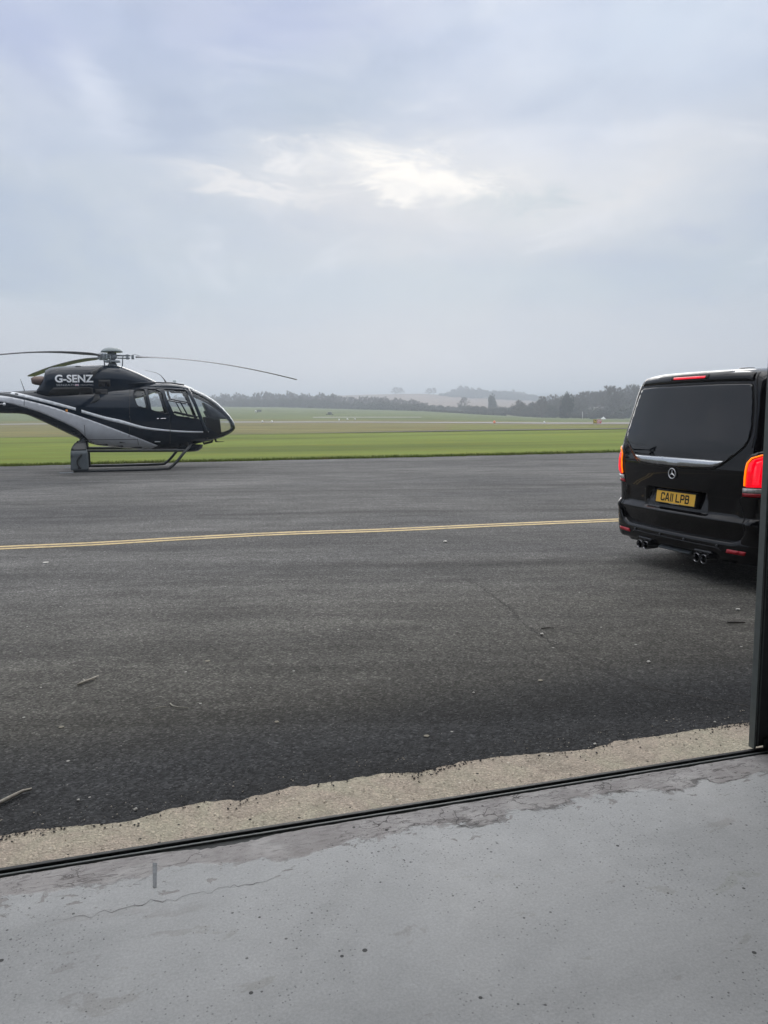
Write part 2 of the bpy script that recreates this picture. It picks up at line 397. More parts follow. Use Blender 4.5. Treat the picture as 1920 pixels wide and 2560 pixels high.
raw = b.ramp(b.noise(co, 5, 8, .68, .6), [(.28, (.31, .29, .28)), (.5, (.41, .39, .38)), (.7, (.52, .505, .49))])
raw = b.mix(.5, raw, b.ramp(b.noise(mp(co, (.5, 2.2, 1)), 22, 8, .75, .8), [(.36, .58), (.5, 1.0), (.7, 1.15)]), 'MULTIPLY')
bare = b.ramp(dist, [(.165, 1.0), (.180, 0.0)])
# worn patches further in, where the paint has come off
wn1 = b.noise(mp(co, (1.0, 2.4, 1)), 3.4, 7, .62, .5)
leftm = b.ramp(b.math('DIVIDE', b.math('ADD', s3[0], 1.6), 2.0), [(.1, 1.0), (.62, .0)])
thr = b.math('SUBTRACT', .635, b.math('MULTIPLY', leftm, .125))
worn = b.math('MULTIPLY', b.ramp(b.math('SUBTRACT', wn1, thr), [(.0, 0.0), (.012, 1.0)]), b.ramp(dist, [(.30, 0.0), (.42, 1.0)]))
wornc = b.mix(1.0, paint, b.ramp(b.noise(co, 1.4, 3, .5), [(.4, (.80, .76, .75)), (.6, (.86, .86, .80))]), 'MULTIPLY')
col = b.mix(b.math('MULTIPLY', worn, .55), paint, wornc)
col = b.mix(bare, col, raw)
# small flakes lost beyond the band, and broad faint dirt
flk = b.math('SUBTRACT', b.noise(mp(co, (1, 1.7, 1)), 13, 7, .62, .6), b.math('ADD', .56, b.math('MULTIPLY', b.math('SUBTRACT', dist, .17), .75)))
flk = b.math('MULTIPLY', b.ramp(flk, [(.0, 0.0), (.010, 1.0)]), b.ramp(dist, [(.15, 0.0), (.19, 1.0)]))
col = b.mix(b.math('MULTIPLY', flk, .8), col, b.mix(1.0, raw, (.80, .79, .78), 'MULTIPLY'))
gouge = b.ramp(b.math('SUBTRACT', b.noise(mp(co, (.8, 2.6, 1)), 17, 8, .66, 1.2), .575), [(.0, 0.0), (.03, 1.0)])
gouge = b.math('MULTIPLY', b.math('MULTIPLY', gouge, b.ramp(dist, [(.17, 1.0), (.20, 0.0)])), b.ramp(b.noise(co, 2.3, 3, .5), [(.42, .1), (.6, 1.0)]))
col = b.mix(b.math('MULTIPLY', gouge, .65), col, (.16, .15, .145))
col = b.mix(1.0, col, b.ramp(b.noise(mp(co, (1, 1.5, 1)), .9, 6, .62, .6), [(.34, .88), (.5, 1.0), (.66, 1.05)]), 'MULTIPLY')
# ragged dark rims at the edge of the broken band
rim = b.ramp(b.math('ABSOLUTE', b.math('SUBTRACT', dist, .172)), [(.0, 1.0), (.006, .8), (.016, 0.0)])
gate = b.ramp(b.noise(co, 4.5, 4, .6), [(.46, 0.0), (.58, 1.0)])
rim = b.math('MULTIPLY', b.math('MULTIPLY', rim, gate), right)
col = b.mix(b.math('MULTIPLY', rim, .75), col, (.10, .095, .09))
# hair cracks inside the broken band
ck = b.node('ShaderNodeTexVoronoi'); ck.feature = 'DISTANCE_TO_EDGE'; ck.inputs['Scale'].default_value = 7.5
wob2 = b.node('ShaderNodeVectorMath'); wob2.operation = 'ADD'
nc = b.node('ShaderNodeTexNoise'); b.put(nc.inputs['Vector'], co); nc.inputs['Scale'].default_value = 12; nc.inputs['Detail'].default_value = 6
scl = b.node('ShaderNodeVectorMath'); scl.operation = 'SCALE'; b.put(scl.inputs[0], nc.outputs[1]); scl.inputs['Scale'].default_value = .16
b.put(wob2.inputs[0], mp(co, (.6, 1.7, 1))); b.put(wob2.inputs[1], scl.outputs[0]); b.put(ck.inputs['Vector'], wob2.outputs[0])
crk = b.math('MULTIPLY', b.ramp(ck.outputs[0], [(.004, 1.0), (.022, 0.0)]), b.math('MULTIPLY', b.ramp(dist, [(.15, 1.0), (.22, 0.0)]), b.ramp(b.noise(co, 3.1, 3, .5), [(.48, 0.0), (.60, 1.0)])))
col = b.mix(b.math('MULTIPLY', crk, .8), col, (.085, .08, .075))
# pits: small dark specks in the paint
pv = b.vor(co, 15, out=0); pc = b.vor(co, 15, out=1); ps = b.node('ShaderNodeSeparateColor'); b.put(ps.inputs[0], pc)
dens = b.ramp(b.noise(co, 1.7, 3, .5), [(.38, .97), (.62, .50)])
pit = b.math('MULTIPLY', b.math('LESS_THAN', pv, b.math('MULTIPLY', ps.outputs[1], .12)), b.math('GREATER_THAN', ps.outputs[0], dens))
pv2 = b.vor(co, 42, out=0); pc2 = b.vor(co, 42, out=1); ps2 = b.node('ShaderNodeSeparateColor'); b.put(ps2.inputs[0], pc2)
pit2 = b.math('MULTIPLY', b.math('LESS_THAN', pv2, b.math('MULTIPLY', ps2.outputs[1], .20)), b.math('GREATER_THAN', ps2.outputs[0], b.math('ADD', dens, .03)))
pv3 = b.vor(co, 85, out=0); pc3 = b.vor(co, 85, out=1); ps3 = b.node('ShaderNodeSeparateColor'); b.put(ps3.inputs[0], pc3)
pit3 = b.math('MULTIPLY', b.math('LESS_THAN', pv3, .26), b.math('GREATER_THAN', ps3.outputs[0], b.math('ADD', dens, .06)))
pits = b.math('MAXIMUM', b.math('MULTIPLY', pit3, .45), b.math('MAXIMUM', pit, b.math('MULTIPLY', pit2, .8)))
col = b.mix(b.math('MULTIPLY', pits, .85), col, (.06, .06, .06))
# scuffs: faint curved scratches
sc_ = b.noise(mp(co, (1, 5, 1), .5), 6.5, 3, .5, 2.2)
scf = b.math('MULTIPLY', b.ramp(b.math('ABSOLUTE', b.math('SUBTRACT', sc_, .5)), [(.0, 1.0), (.0045, 0.0)]), b.ramp(b.noise(co, 2.6, 2, .5), [(.58, 0.0), (.66, 1.0)]))
col = b.mix(b.math('MULTIPLY', scf, .35), col, (.17, .17, .17))
b.set(col=col, rough=b.ramp(b.noise(co, 6, 6, .6), [(.3, .85), (.7, 1.0)]), spec=.12)
h = b.math('ADD', b.math('MULTIPLY', b.ramp(dist, [(.155, 0.0), (.185, 1.0)]), .5), b.math('MULTIPLY', b.noise(co, 18, 8, .7), .35))
h = b.math('SUBTRACT', h, b.math('ADD', b.math('MULTIPLY', crk, .5), b.math('MULTIPLY', pits, .5)))
h = b.math('SUBTRACT', h, b.math('ADD', b.math('MULTIPLY', rim, .4), b.math('ADD', b.math('MULTIPLY', gouge, .6), b.math('MULTIPLY', flk, .3))))
b.bump(h, .55, .012)
M_FLOOR = b.m

b = NB('grass_ground')
at = b.node('ShaderNodeAttribute'); at.attribute_name = 'cover'; co = b.co()
col = b.mix(1.0, at.outputs[0], b.ramp(b.noise(mp(co, (.22, 1.0, 1)), .16, 7, .62, .5), [(.34, .70), (.5, 1.0), (.66, 1.25)]), 'MULTIPLY')
pn = b.noise(mp(co, (.25, 1.0, 1)), .55, 5, .65)
col = b.mix(b.ramp(pn, [(.50, 0.0), (.66, .7)]), col, b.mix(1.0, col, (1.35, 1.05, .9), 'MULTIPLY'))
col = b.mix(.7, col, b.ramp(b.noise(mp(co, (.3, 1, 1)), 3.5, 8, .75), [(.3, .82), (.5, 1.0), (.7, 1.16)]), 'MULTIPLY')
col = b.mix(.4, col, b.ramp(b.noise(co, 22, 4, .7), [(.3, .75), (.7, 1.2)]), 'MULTIPLY')
b.set(col=col, rough=.95, spec=.1); b.bump(b.noise(co, 9, 6, .75), .3, .03)
M_GRASS = b.m
b = NB('grass_blade'); co = b.co()
b.set(col=b.ramp(b.noise(co, 1.2, 6, .65), [(.3, (.075, .11, .018)), (.5, (.115, .155, .026)), (.7, (.16, .15, .055))]), rough=.9, spec=.05); M_BLADE = b.m
b = NB('yellow_paint'); co = b.co()
pw = b.noise(co, 22, 7, .72); pf = b.ramp(pw, [(.34, 0.25), (.50, 1.0)])
b.set(col=b.mix(pf, (.15, .135, .10), b.ramp(b.noise(co, 3, 5, .6), [(.3, (.46, .35, .17)), (.7, (.60, .46, .23))])), rough=.75); b.bump(b.vor(co, 95), .4, .004); M_YEL = b.m
M_DARKLINE = simple('line_backing', (.075, .06, .05), .85, nscale=8)
M_RUNWAY = simple('old_runway_surface', (.24, .225, .21), .9, nscale=.08, var=.2)
M_TRACKROAD = simple('pale_track', (.36, .35, .31), .95, nscale=.2, var=.15)

# ------------------------------------------------------------------ terrain
PXC = [-2400, -900, 0, 300, 500, 700, 900, 1050, 1200, 1350, 1550, 1750, 1950, 2900, 4300]
UC = [azim(p) for p in PXC]
YB = [640, 640, 640, 640, 620, 590, 540, 480, 420, 370, 330, 320, 320, 320, 320]
ZK = [  # (Y, heights at the azimuths above); -1 marks the field boundary
 (26, [0]*15), (66, [-.25]*15),
 (140, [-.1, -.1, -.1, -.15, -.2, -.4, -.6, -.8, -1.0, -1.25, -1.5, -1.6, -1.6, -1.6, -1.6]),
 (156, [0, 0, 0, -.05, -.08, -.3, -.55, -.8, -1.0, -1.25, -1.5, -1.6, -1.6, -1.6, -1.6]),
 (-1, [7.5, 7.5, 7.5, 7.2, 6.5, 5.1, 2.5, 1.05, -1.3, -3.0, -3.6, -3.9, -3.9, -3.9, -3.9]),
 (850, [10, 10, 10, 10, 10, 8, 5, 3.5, 1.5, 0, -1, 0, 0, 0, 0]),
 (1300, [20, 20, 20, 20, 22, 24, 28.2, 28.4, 23, 15, 8, 8, 8, 8, 8]),
 (1700, [12]*15),
 (3200, [40, 40, 40, 40, 40, 40, 45, 50, 58, 64, 66, 62, 60, 60, 60]),
 (4200, [20]*15)]
def zg(u, Y):
    """ground height at azimuth u = X/Y and depth Y"""
    ys = []; zs = []
    for y, row in ZK:
        if y == -1: y = float(np.interp(u, UC, YB))
        ys.append(y); zs.append(float(np.interp(u, UC, row)))
    if Y <= 26: return 0.0
    return float(np.interp(Y, ys, zs))
def yb(u): return float(np.interp(u, UC, YB))
def on_land(px, Y, dz=0.0):
    u = azim(px); return Vector((u*Y, Y, zg(u, Y)+dz))

C_MOWN = np.array((.128, .166, .028)); C_ROUGH = np.array((.160, .152, .060)); C_STRAW = np.array((.185, .160, .078))
C_FAR = np.array((.120, .150, .062)); C_TAN = np.array((.24, .175, .125)); C_WOOD = np.array((.05, .055, .045)); C_PALE = np.array((.30, .29, .20))
def cover(u, Y):
    B = yb(u)
    if Y < 64.5: return C_MOWN
    if Y < 67: return C_MOWN*.8
    if Y < 120: return C_ROUGH*(1 if u < .15 else 1.0) if u < .08 else C_ROUGH*.6+C_MOWN*.4
    if Y < 141: return C_ROUGH*.75+C_STRAW*.25 if u < .2 else C_ROUGH
    if Y < 180: return C_ROUGH*.8+C_FAR*.2
    if Y < B: return C_FAR
    if Y < B+30: return C_FAR*.8
    if Y < 700: return C_PALE if .09 < u < .18 else C_FAR
    if Y < 1500: return C_TAN
    return C_WOOD
us = sorted(set([round(x, 4) for x in np.linspace(-2.6, 2.6, 53)]+[round(x, 4) for x in np.linspace(-.62, .62, 90)]))
YS = [23.2, 24.0, 26]+[28, 32, 38, 46, 55, 62, 64.4, 64.6, 67, 67.2, 75, 90, 105, 119.5, 120.5, 130, 139.9, 141, 148, 156, 157, 170, 180, 181, 200]
NT = 10
rows_n = len(YS)+NT+1+10
V = []; CC = []
for u in us:
    B = yb(u); lst = list(YS)+[200+(B-200)*t/NT for t in range(1, NT+1)]+[B+1]
    tail = [B+30, B+31, (B+31+700)/2, 702, 850, 1000, 1200, 1300, 1400, 1700]; lst += tail
    for Y in lst:
        z = zg(u, Y)
        if Y > 200: z += noise.noise(Vector((u*Y*.01, Y*.01, 0)))*.25
        V.append((u*Y, Y, z-.03)); CC.append(cover(u, Y))
nr = len(lst)
# the far ridge rows
V2 = []
F = [(i*nr+j, (i+1)*nr+j, (i+1)*nr+j+1, i*nr+j+1) for i in range(len(us)-1) for j in range(nr-1)]
me = bpy.data.meshes.new('airfield_ground'); me.from_pydata(V, [], F); me.update()
at_ = me.attributes.new('cover', 'FLOAT_COLOR', 'POINT')
at_.data.foreach_set('color', np.concatenate([np.array(CC), np.ones((len(CC), 1))], 1).astype('f').ravel())
me.materials.append(M_GRASS); me.polygons.foreach_set('use_smooth', [True]*len(F))
tag(link('grass_field', me), kind='structure')
# distant wooded ridge
M_RIDGE = simple('ridge_woodland', (.05, .06, .045), .95, nscale=.03, var=.3)
V = []; yy = [1690, 2100, 2600, 3000, 3200, 3400, 4200]
uu = np.linspace(-1.2, 1.2, 240)
for u in uu:
    for Y in yy:
        z = zg(u, Y)
        if Y in (3200,): z += 5*noise.noise(Vector((u*22, .5, 0)))+4*abs(noise.noise(Vector((u*140, .5, 3))))
        V.append((u*Y, Y, z-.2))
F = [(i*7+j, (i+1)*7+j, (i+1)*7+j+1, i*7+j+1) for i in range(len(uu)-1) for j in range(6)]
me = bpy.data.meshes.new('far_ridge'); me.from_pydata(V, [], F); me.materials.append(M_RIDGE); me.update()
tag(link('distant_ridge', me), kind='structure')
# ground under and behind the hangar
mb = MB(); mb.add([(-80, -60, -.06), (80, -60, -.06), (80, 30, -.06), (-80, 30, -.06)], [(0, 1, 2, 3)])
tag(mb.build('ground', M_GRASS), kind='structure')

def strip(name, y0, y1, mat, u0, u1, dz=.04, n=80):
    V = []
    for u in np.linspace(u0, u1, n):
        a = y0(u) if callable(y0) else y0; c = y1(u) if callable(y1) else y1
        V += [(u*a, a, zg(u, a)+dz), (u*(a+c)/2, (a+c)/2, zg(u, (a+c)/2)+dz), (u*c, c, zg(u, c)+dz)]
    F = [(i*3+j, i*3+3+j, i*3+4+j, i*3+1+j) for i in range(n-1) for j in (0, 1)]
    me = bpy.data.meshes.new(name); me.from_pydata(V, [], F); me.materials.append(mat); me.update()
    return tag(link(name, me), kind='structure')
strip('runway', 141.5, lambda u: 152+3*max(0, min(1, (u+.2)*2)), M_RUNWAY, -.75, 1.4, .02)
strip('taxiway', lambda u: 64.3-.4*max(0, u), lambda u: 64.9+2.3*max(0, min(1, (u+.12)*5)), M_ASPH, -.55, 1.2, .01)
strip('field_track', lambda u: yb(u)-13, lambda u: yb(u)-7, M_TRACKROAD, .10, .5, .05)
strip('mown_track', lambda u: 205+u*120, lambda u: 213+u*120, M_TRACKROAD, -.09, .05, .03)

# ------------------------------------------------------------------ apron, strip of old concrete, floor, markings
# far edge of the asphalt against the grass (ragged)
far = [(-60, 17.4), (-20, 22.9), (-12.0, 24.05), (-5.92, 24.83), (1.23, 25.8), (8.3, 26.9), (30, 30.0), (90, 39)]
xs = []; x = -60.0
while x < 90: xs.append(x); x += .12 if -16 < x < 18 else 1.0
top = [(x, interp(x, far)+.14*noise.noise(Vector((x*1.1, 0, 0)))+.10*noise.noise(Vector((x*4.3, 2, 0))), -.016) for x in xs]
TANE = [(-6.0, 1.50), (-3.4, 2.13), (-1.457, 2.706), (-1.304, 2.754), (-1.186, 2.768), (-1.0, 2.797), (-0.897, 2.872), (-0.728, 2.941), (-0.59, 2.956), (-0.413, 3.049), (-0.222, 3.094),
        (-0.016, 3.162), (0.135, 3.168), (0.326, 3.263), (0.487, 3.305), (0.946, 3.375), (1.078, 3.459), (1.377, 3.528), (1.598, 3.603), (1.804, 3.653), (3.0, 4.0), (6.0, 4.86)]
def tan_edge(x): return interp(x, TANE)+.010*noise.noise(Vector((x*6, 0, 2)))+.014*noise.noise(Vector((x*19, 0, 5)))+.006*noise.noise(Vector((x*60, 0, 9)))
mb = MB()
n = len(top); vs = list(top)+[(x, interp(x, [(-60, -14.0), (-6, 1.3), (6, 4.66), (90, 29)]), -.016) for x, y, z in top]
mb.add(vs, [(i, i+1, n+i+1, n+i) for i in range(n-1)])
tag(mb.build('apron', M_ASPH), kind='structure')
xs2 = np.arange(-5.9, 6.0, .012); vs = []
for x in xs2: vs.append((x, tan_edge(x), -.0155+.003))
for x in xs2: p = FO.y+(x-FO.x)*math.tan(FA); vs.append((x, p-.03, -.0125))
n = len(xs2); mb = MB(); mb.add(vs, [(i, i+1, n+i+1, n+i) for i in range(n-1)])
for x0, x1 in ((-60, -5.9), (5.988, 60)):
    k = math.tan(FA); p0 = FO.y+(x0-FO.x)*k; p1 = FO.y+(x1-FO.x)*k
    mb.add([(x0, p0-.03, -.0125), (x1, p1-.03, -.0125), (x1, p1+.33, -.0125), (x0, p0+.33, -.0125)], [(0, 1, 2, 3)])
tag(mb.build('concrete_strip', M_TAN), kind='structure')
# hangar floor slab (own frame: x along the track)
fl = empty('tmp'); bpy.data.objects.remove(fl)
vs = []; xa = np.arange(-7, 7.001, .012)
def floor_edge(a):
    e = -.034-.010*abs(noise.noise(Vector((a*7, 1, 0))))-.006*abs(noise.noise(Vector((a*40, 2, 0))))
    e -= .045*math.exp(-((a+.62)/.17)**2)*(.55+.6*abs(noise.noise(Vector((a*25, 4, 0))))) ; return e
for a in xa: vs.append((a, floor_edge(a), 0.0))
for a in xa: vs.append((a, -12.5, 0.0))
for a in xa: vs.append((a, floor_edge(a)+.002, -.05))
n = len(xa); mb = MB()
mb.add(vs, [(i, n+i, n+i+1, i+1) for i in range(n-1)]+[(i, i+1, 2*n+i+1, 2*n+i) for i in range(n-1)])
mb.add([(-16, -12.5, 0), (-7, -12.5, 0), (-7, -.04, 0), (-16, -.04, 0), (7, -12.5, 0), (16, -12.5, 0), (16, -.04, 0), (7, -.04, 0)], [(0, 1, 2, 3), (4, 5, 6, 7)])
o = tag(mb.build('floor', M_FLOOR), kind='structure'); o.location = FO; o.rotation_euler = (0, 0, FA)
# crack across the painted floor, painted marks
M_CRACK = simple('crack_dark', (.03, .028, .026), .95)
M_CRACKF = simple('floor_crack_grey', (.15, .145, .14), .95, nscale=9, var=.5)
def ribbon(name, pts, wd, mat, z, jag=.0, seed=0, taper=True):
    P = [Vector((p[0], p[1])) for p in pts]; Q = []
    for i in range(len(P)-1):
        k = max(2, int((P[i+1]-P[i]).length/.012))
        for j in range(k): Q.append(P[i].lerp(P[i+1], j/k))
    Q.append(P[-1]); vs = []; n = len(Q)
    for i, q in enumerate(Q):
        t = (Q[min(i+1, n-1)]-Q[max(i-1, 0)]).normalized(); nn = Vector((-t.y, t.x))
        ww = wd*(.35+1.3*abs(noise.noise(Vector((i*.21, seed, 0)))))*(min(1, 6*i/n, 6*(n-1-i)/n)+.05 if taper else 1)
        c = q+nn*jag*noise.noise(Vector((i*.35, seed+5, 0)))+nn*jag*.5*noise.noise(Vector((i*1.1, seed+9, 0)))
        vs += [(c.x-nn.x*ww/2, c.y-nn.y*ww/2, z), (c.x+nn.x*ww/2, c.y+nn.y*ww/2, z)]
    mb = MB(); mb.add(vs, [(2*i, 2*i+2, 2*i+3, 2*i+1) for i in range(n-1)])
    return tag(mb.build(name, mat), kind='structure')
ribbon('floor_crack', [(-1.06, 2.19), (-.99, 2.205), (-.849, 2.244), (-.826, 2.26), (-.715, 2.287), (-.619, 2.321), (-.535, 2.349), (-.417, 2.378), (-.306, 2.42)], .0030, M_CRACKF, .0012, .026, 3)
ribbon('floor_crack', [(.24, 2.83), (.27, 2.78), (.255, 2.72), (.31, 2.69), (.36, 2.70)], .006, M_CRACKF, .0012, .02, 11)
M_MARK = simple('grey_mark', (.17, .18, .19), .7, var=.25, nscale=60)
mb = MB(); mb.add([(-.822, 2.495, .0015), (-.806, 2.494, .0015), (-.767, 2.353, .0015), (-.779, 2.354, .0015)], [(0, 3, 2, 1)]); tag(mb.build('floor_mark', M_MARK), kind='structure')
# crack in the asphalt
ribbon('apron_crack', [(.62, 7.6), (.868, 6.633), (.998, 5.832), (1.01, 5.499), (1.089, 5.143), (1.14, 4.879), (1.218, 4.593), (1.293, 4.503), (1.341, 4.335), (1.423, 4.254), (1.438, 4.178), (1.634, 4.044), (1.734, 3.921)], .013, M_CRACK, -.0145, .05, 21)
ribbon('apron_crack', [(1.093, 5.088), (1.23, 4.874), (1.329, 4.633), (1.38, 4.374), (1.409, 4.293)], .007, M_CRACK, -.0145, .05, 25)
ribbon('apron_crack', [(1.40, 4.26), (1.50, 4.14), (1.634, 4.05), (1.80, 3.93), (1.95, 3.84)], .022, M_CRACK, -.0142, .03, 23)
ribbon('apron_crack', [(1.06, 5.3), (1.15, 5.33), (1.22, 5.25)], .005, M_CRACK, -.0145, .05, 28)
M_SEAMA = simple('asphalt_joint', (.062, .061, .06), .95, nscale=5, var=.35)
ribbon('asphalt_joint', [(-6.0, 6.0), (-3.412, 6.671), (-2.071, 7.004), (-1.025, 7.218), (-.008, 7.386), (1.439, 7.873), (2.596, 8.181), (4.5, 8.6)], .030, M_SEAMA, -.0148, .05, 31)
ribbon('asphalt_joint', [(-9, 12.4), (-4, 13.3), (0, 13.9), (4, 14.6), (9, 15.4)], .05, M_SEAMA, -.0148, .05, 35)
ribbon('asphalt_joint', [(-11, 16.9), (-5, 17.8), (0, 18.4), (5, 19.2), (10, 20.1)], .07, M_SEAMA, -.0148, .05, 38)
# double yellow line, slightly curved
YL = [(-14, 6.2), (-9, 7.78), (-6.5, 8.5), (-4.60, 9.06), (-3.56, 9.26), (-2.51, 9.575), (-1.38, 9.85), (-0.003, 10.02), (1.41, 10.31), (3.21, 10.63), (6, 11.1), (14, 12.3)]
def yline(x): return spl(x, YL)
def yband(name, o0, o1, mat, z):
    vs = []; xs = np.arange(-13, 13, .06)
    for i, x in enumerate(xs):
        j0 = .006*noise.noise(Vector((x*3, o0*30, 0))); j1 = .006*noise.noise(Vector((x*3, o1*30, 7)))
        s_ = (yline(x+.3)-yline(x-.3))/.6; c = math.sqrt(1+s_*s_)
        vs += [(x, yline(x)+(o0+j0)*c, z), (x, yline(x)+(o1+j1)*c, z)]
    mb = MB(); mb.add(vs, [(2*i, 2*i+2, 2*i+3, 2*i+1) for i in range(len(xs)-1)])
    return tag(mb.build(name, mat), kind='structure')
yband('yellow_line', .035, .135, M_YEL, -.012); yband('yellow_line', -.135, -.035, M_YEL, -.012)
yband('line_backing', -.034, .034, M_DARKLINE, -.0125)

# ------------------------------------------------------------------ hangar round the viewer, its door and door track
M_STEEL = simple('black_steel', (.018, .020, .019), .5, nscale=30, var=.3)
M_RUB = simple('dark_rubber', (.03, .033, .032), .65, nscale=40, var=.3)
M_DOORF = simple('door_frame_grey', (.115, .13, .125), .45, nscale=25, var=.12)
M_DOORP = simple('door_panel_black', (.012, .013, .014), .35, nscale=10, var=.2)
M_CLAD = simple('dark_cladding', (.05, .052, .055), .7)
M_ROOFM = simple('roof_sheet', (.08, .08, .085), .7)
hang = tag(empty('hangar', FO, FA), 'dark metal hangar that stands round the viewpoint, open at the front', 'hangar')
W2, DP, HH, DH = 16.0, 12.4, 7.2, 6.2
m = MB(); m.box((0, -DP-.1, HH/2), (2*W2+.2, .2, HH)); m.build('wall', M_CLAD, hang)
for s_ in (-1, 1):
    m = MB(); m.box((s_*(W2+.1), -DP/2, HH/2), (.2, DP, HH)); m.build('wall', M_CLAD, hang)
m = MB(); m.box((0, -.12, (DH+HH)/2), (2*W2+.38, .2, HH-DH)); m.build('lintel', M_CLAD, hang)
m = MB(); m.box((0, -DP/2, HH+.1), (2*W2+.8, DP+.8, .2)); m.build('roof', M_ROOFM, hang)
tr = tag(empty('door_track', FO, FA), 'black steel door track sunk between the grey floor and the tan concrete', 'door track')
m = MB(); m.box((0, -.022, -.028), (30, .088, .04)); m.build('channel', M_RUB, tr)
m = MB(); m.box((0, .009, -.006), (30, .018, .026)); m.build('rail', M_STEEL, tr, bevel=.003)
m = MB(); m.box((0, -.016, -.010), (30, .010, .022)); m.build('inner_lip', M_DOORF, tr, bevel=.002)
# door leaf: jamb edge at a0
a0 = (Vector((1.651, 3.318, 0))-FO).dot(FT)
dl = tag(empty('sliding_door', fac(a0, .0), FA), 'black sliding door leaf with a grey edge frame at the right side', 'door')
m = MB(); m.box((.92, .0185, 2.77), (1.80, .026, 5.5)); m.build('panel', M_DOORP, dl)
m = MB(); m.box((.0055, .0205, 2.77), (.011, .035, 5.52)); m.build('edge_frame', M_DOORF, dl, bevel=.0015)
m = MB(); m.box((.0145, .0195, 2.77), (.006, .028, 5.5)); m.build('seal', M_STEEL, dl)
m = MB(); m.box((.0205, .0185, 2.77), (.005, .031, 5.5)); m.build('inner_frame', M_DOORF, dl)
m = MB(); m.box((.93, .0, .03), (1.76, .012, .05)); m.build('bottom_rail', M_STEEL, dl, bevel=.002)

# ------------------------------------------------------------------ sticks, stones, crumbs lying on the ground
M_TWIG = simple('dry_twig', (.40, .37, .31), .8, nscale=60, var=.25)
M_TWIGD = simple('dark_twig', (.035, .03, .025), .85, nscale=60)
M_STRAW = simple('dry_straw', (.42, .40, .33), .8, nscale=60)
def stick(name, pts, r, mat, label, cat, z0=-.012, side=()):
    c = Vector((sum(p[0] for p in pts)/len(pts), sum(p[1] for p in pts)/len(pts), 0)); o = MB(); n = len(pts)
    P = [Vector((p[0], p[1], z0+r*1.0))-c for p in pts]
    o.tube(P, [r*(.55+.45*math.sin(PI*min(.95, .25+i/n))) for i in range(n)], 6)
    for sp in side: o.tube([Vector((q[0], q[1], z0+r))-c for q in sp], [r*.6, r*.25], 5)
    ob = o.build(name, mat); ob.location = c
    return tag(ob, label, cat)
stick('twig', [(-1.793, 4.301), (-1.776, 4.345), (-1.752, 4.385), (-1.726, 4.448)], .008, M_TWIG, 'pale forked twig lying on the asphalt at mid left', 'twig', side=[[(-1.77, 4.36), (-1.80, 4.40)], [(-1.76, 4.38), (-1.72, 4.39)]])
stick('stick', [(-1.66, 2.83), (-1.60, 2.88), (-1.551, 2.974), (-1.521, 3.031), (-1.492, 3.047)], .010, M_TWIG, 'thick grey stick on the dark asphalt at the left edge, nearest the concrete', 'stick')
stick('straw', [(-1.174, 4.002), (-1.15, 3.965), (-1.116, 3.947), (-1.056, 3.932)], .0035, M_STRAW, 'thin bent dry straw on the asphalt, right of the forked twig', 'straw')
stick('straw', [(-1.247, 3.93), (-1.215, 3.955), (-1.18, 3.962)], .0025, M_STRAW, 'very thin short straw beside the bent one on the asphalt', 'straw')
stick('twig', [(2.475, 5.414), (2.52, 5.405), (2.60, 5.406)], .007, M_TWIGD, 'short dark twig on the asphalt behind the van, near the door frame', 'twig')
stick('twig', [(1.11, 5.33), (1.16, 5.345), (1.20, 5.33)], .005, M_TWIGD, 'slim dark twig on the asphalt beside the upper part of the crack', 'twig')
M_STONE = simple('pale_stone', (.62, .60, .55), .8, nscale=40)
M_LEAF = simple('pale_leaf', (.24, .22, .17), .8, nscale=40)
def stone(x, y, r, label, name='pebble', mat=None, flat=.6, z0=-.013):
    bm = bmesh.new(); bmesh.ops.create_icosphere(bm, subdivisions=2, radius=r)
    for v in bm.verts:
        v.co *= 1+.35*noise.noise(v.co*(1.3/r)+Vector((x*9, y*7, 0))); v.co.z *= flat
    me = bpy.data.meshes.new(name); bm.to_mesh(me); bm.free(); me.materials.append(mat or M_STONE)
    o = link(name, me); o.location = (x, y, z0+r*flat*.7); return tag(o, label, 'leaf' if name == 'leaf' else 'pebble')
stone(-1.006, 2.884, .008, 'white pebble on the dark asphalt just above the tan concrete, left')
stone(-1.266, 2.966, .006, 'small pale pebble left of the white one on the dark asphalt')
stone(.484, 4.105, .006, 'small white pebble on the asphalt, centre right')
stone(.972, 3.424, .007, 'white pebble where the asphalt meets the tan concrete, right of centre')
stone(1.633, 3.659, .006, 'white pebble at the asphalt edge close to the door frame')
stone(2.718, 5.773, .016, 'white pebble on the asphalt below the van exhausts')
stone(1.088, 5.199, .012, 'pale pebble on the asphalt beside the upper crack')
stone(1.62, 4.58, .011, 'pale pebble on the asphalt right of the crack')
stone(.892, 4.29, .014, 'flat pale leaf on the asphalt left of the crack', 'leaf', M_LEAF, .15)
stone(-1.134, 4.726, .016, 'flat whitish leaf on the asphalt behind the bent straw', 'leaf', M_LEAF, .12)
stone(-.561, 3.744, .012, 'dull flat leaf on the asphalt left of centre', 'leaf', M_LEAF, .1)
stone(-1.645, 3.715, .014, 'dull flat leaf on the asphalt between forked twig and thick stick', 'leaf', M_LEAF, .1)
stone(.192, 3.546, .013, 'long flat pale leaf on the dark asphalt near the middle', 'leaf', M_LEAF, .1)
stone(.723, 9.036, .026, 'small white feathery scrap on the asphalt below the yellow line', 'leaf', M_STONE, .4)
stone(-3.63, 8.10, .03, 'flat white scrap on the asphalt below the yellow line at left', 'leaf', M_STONE, .12)
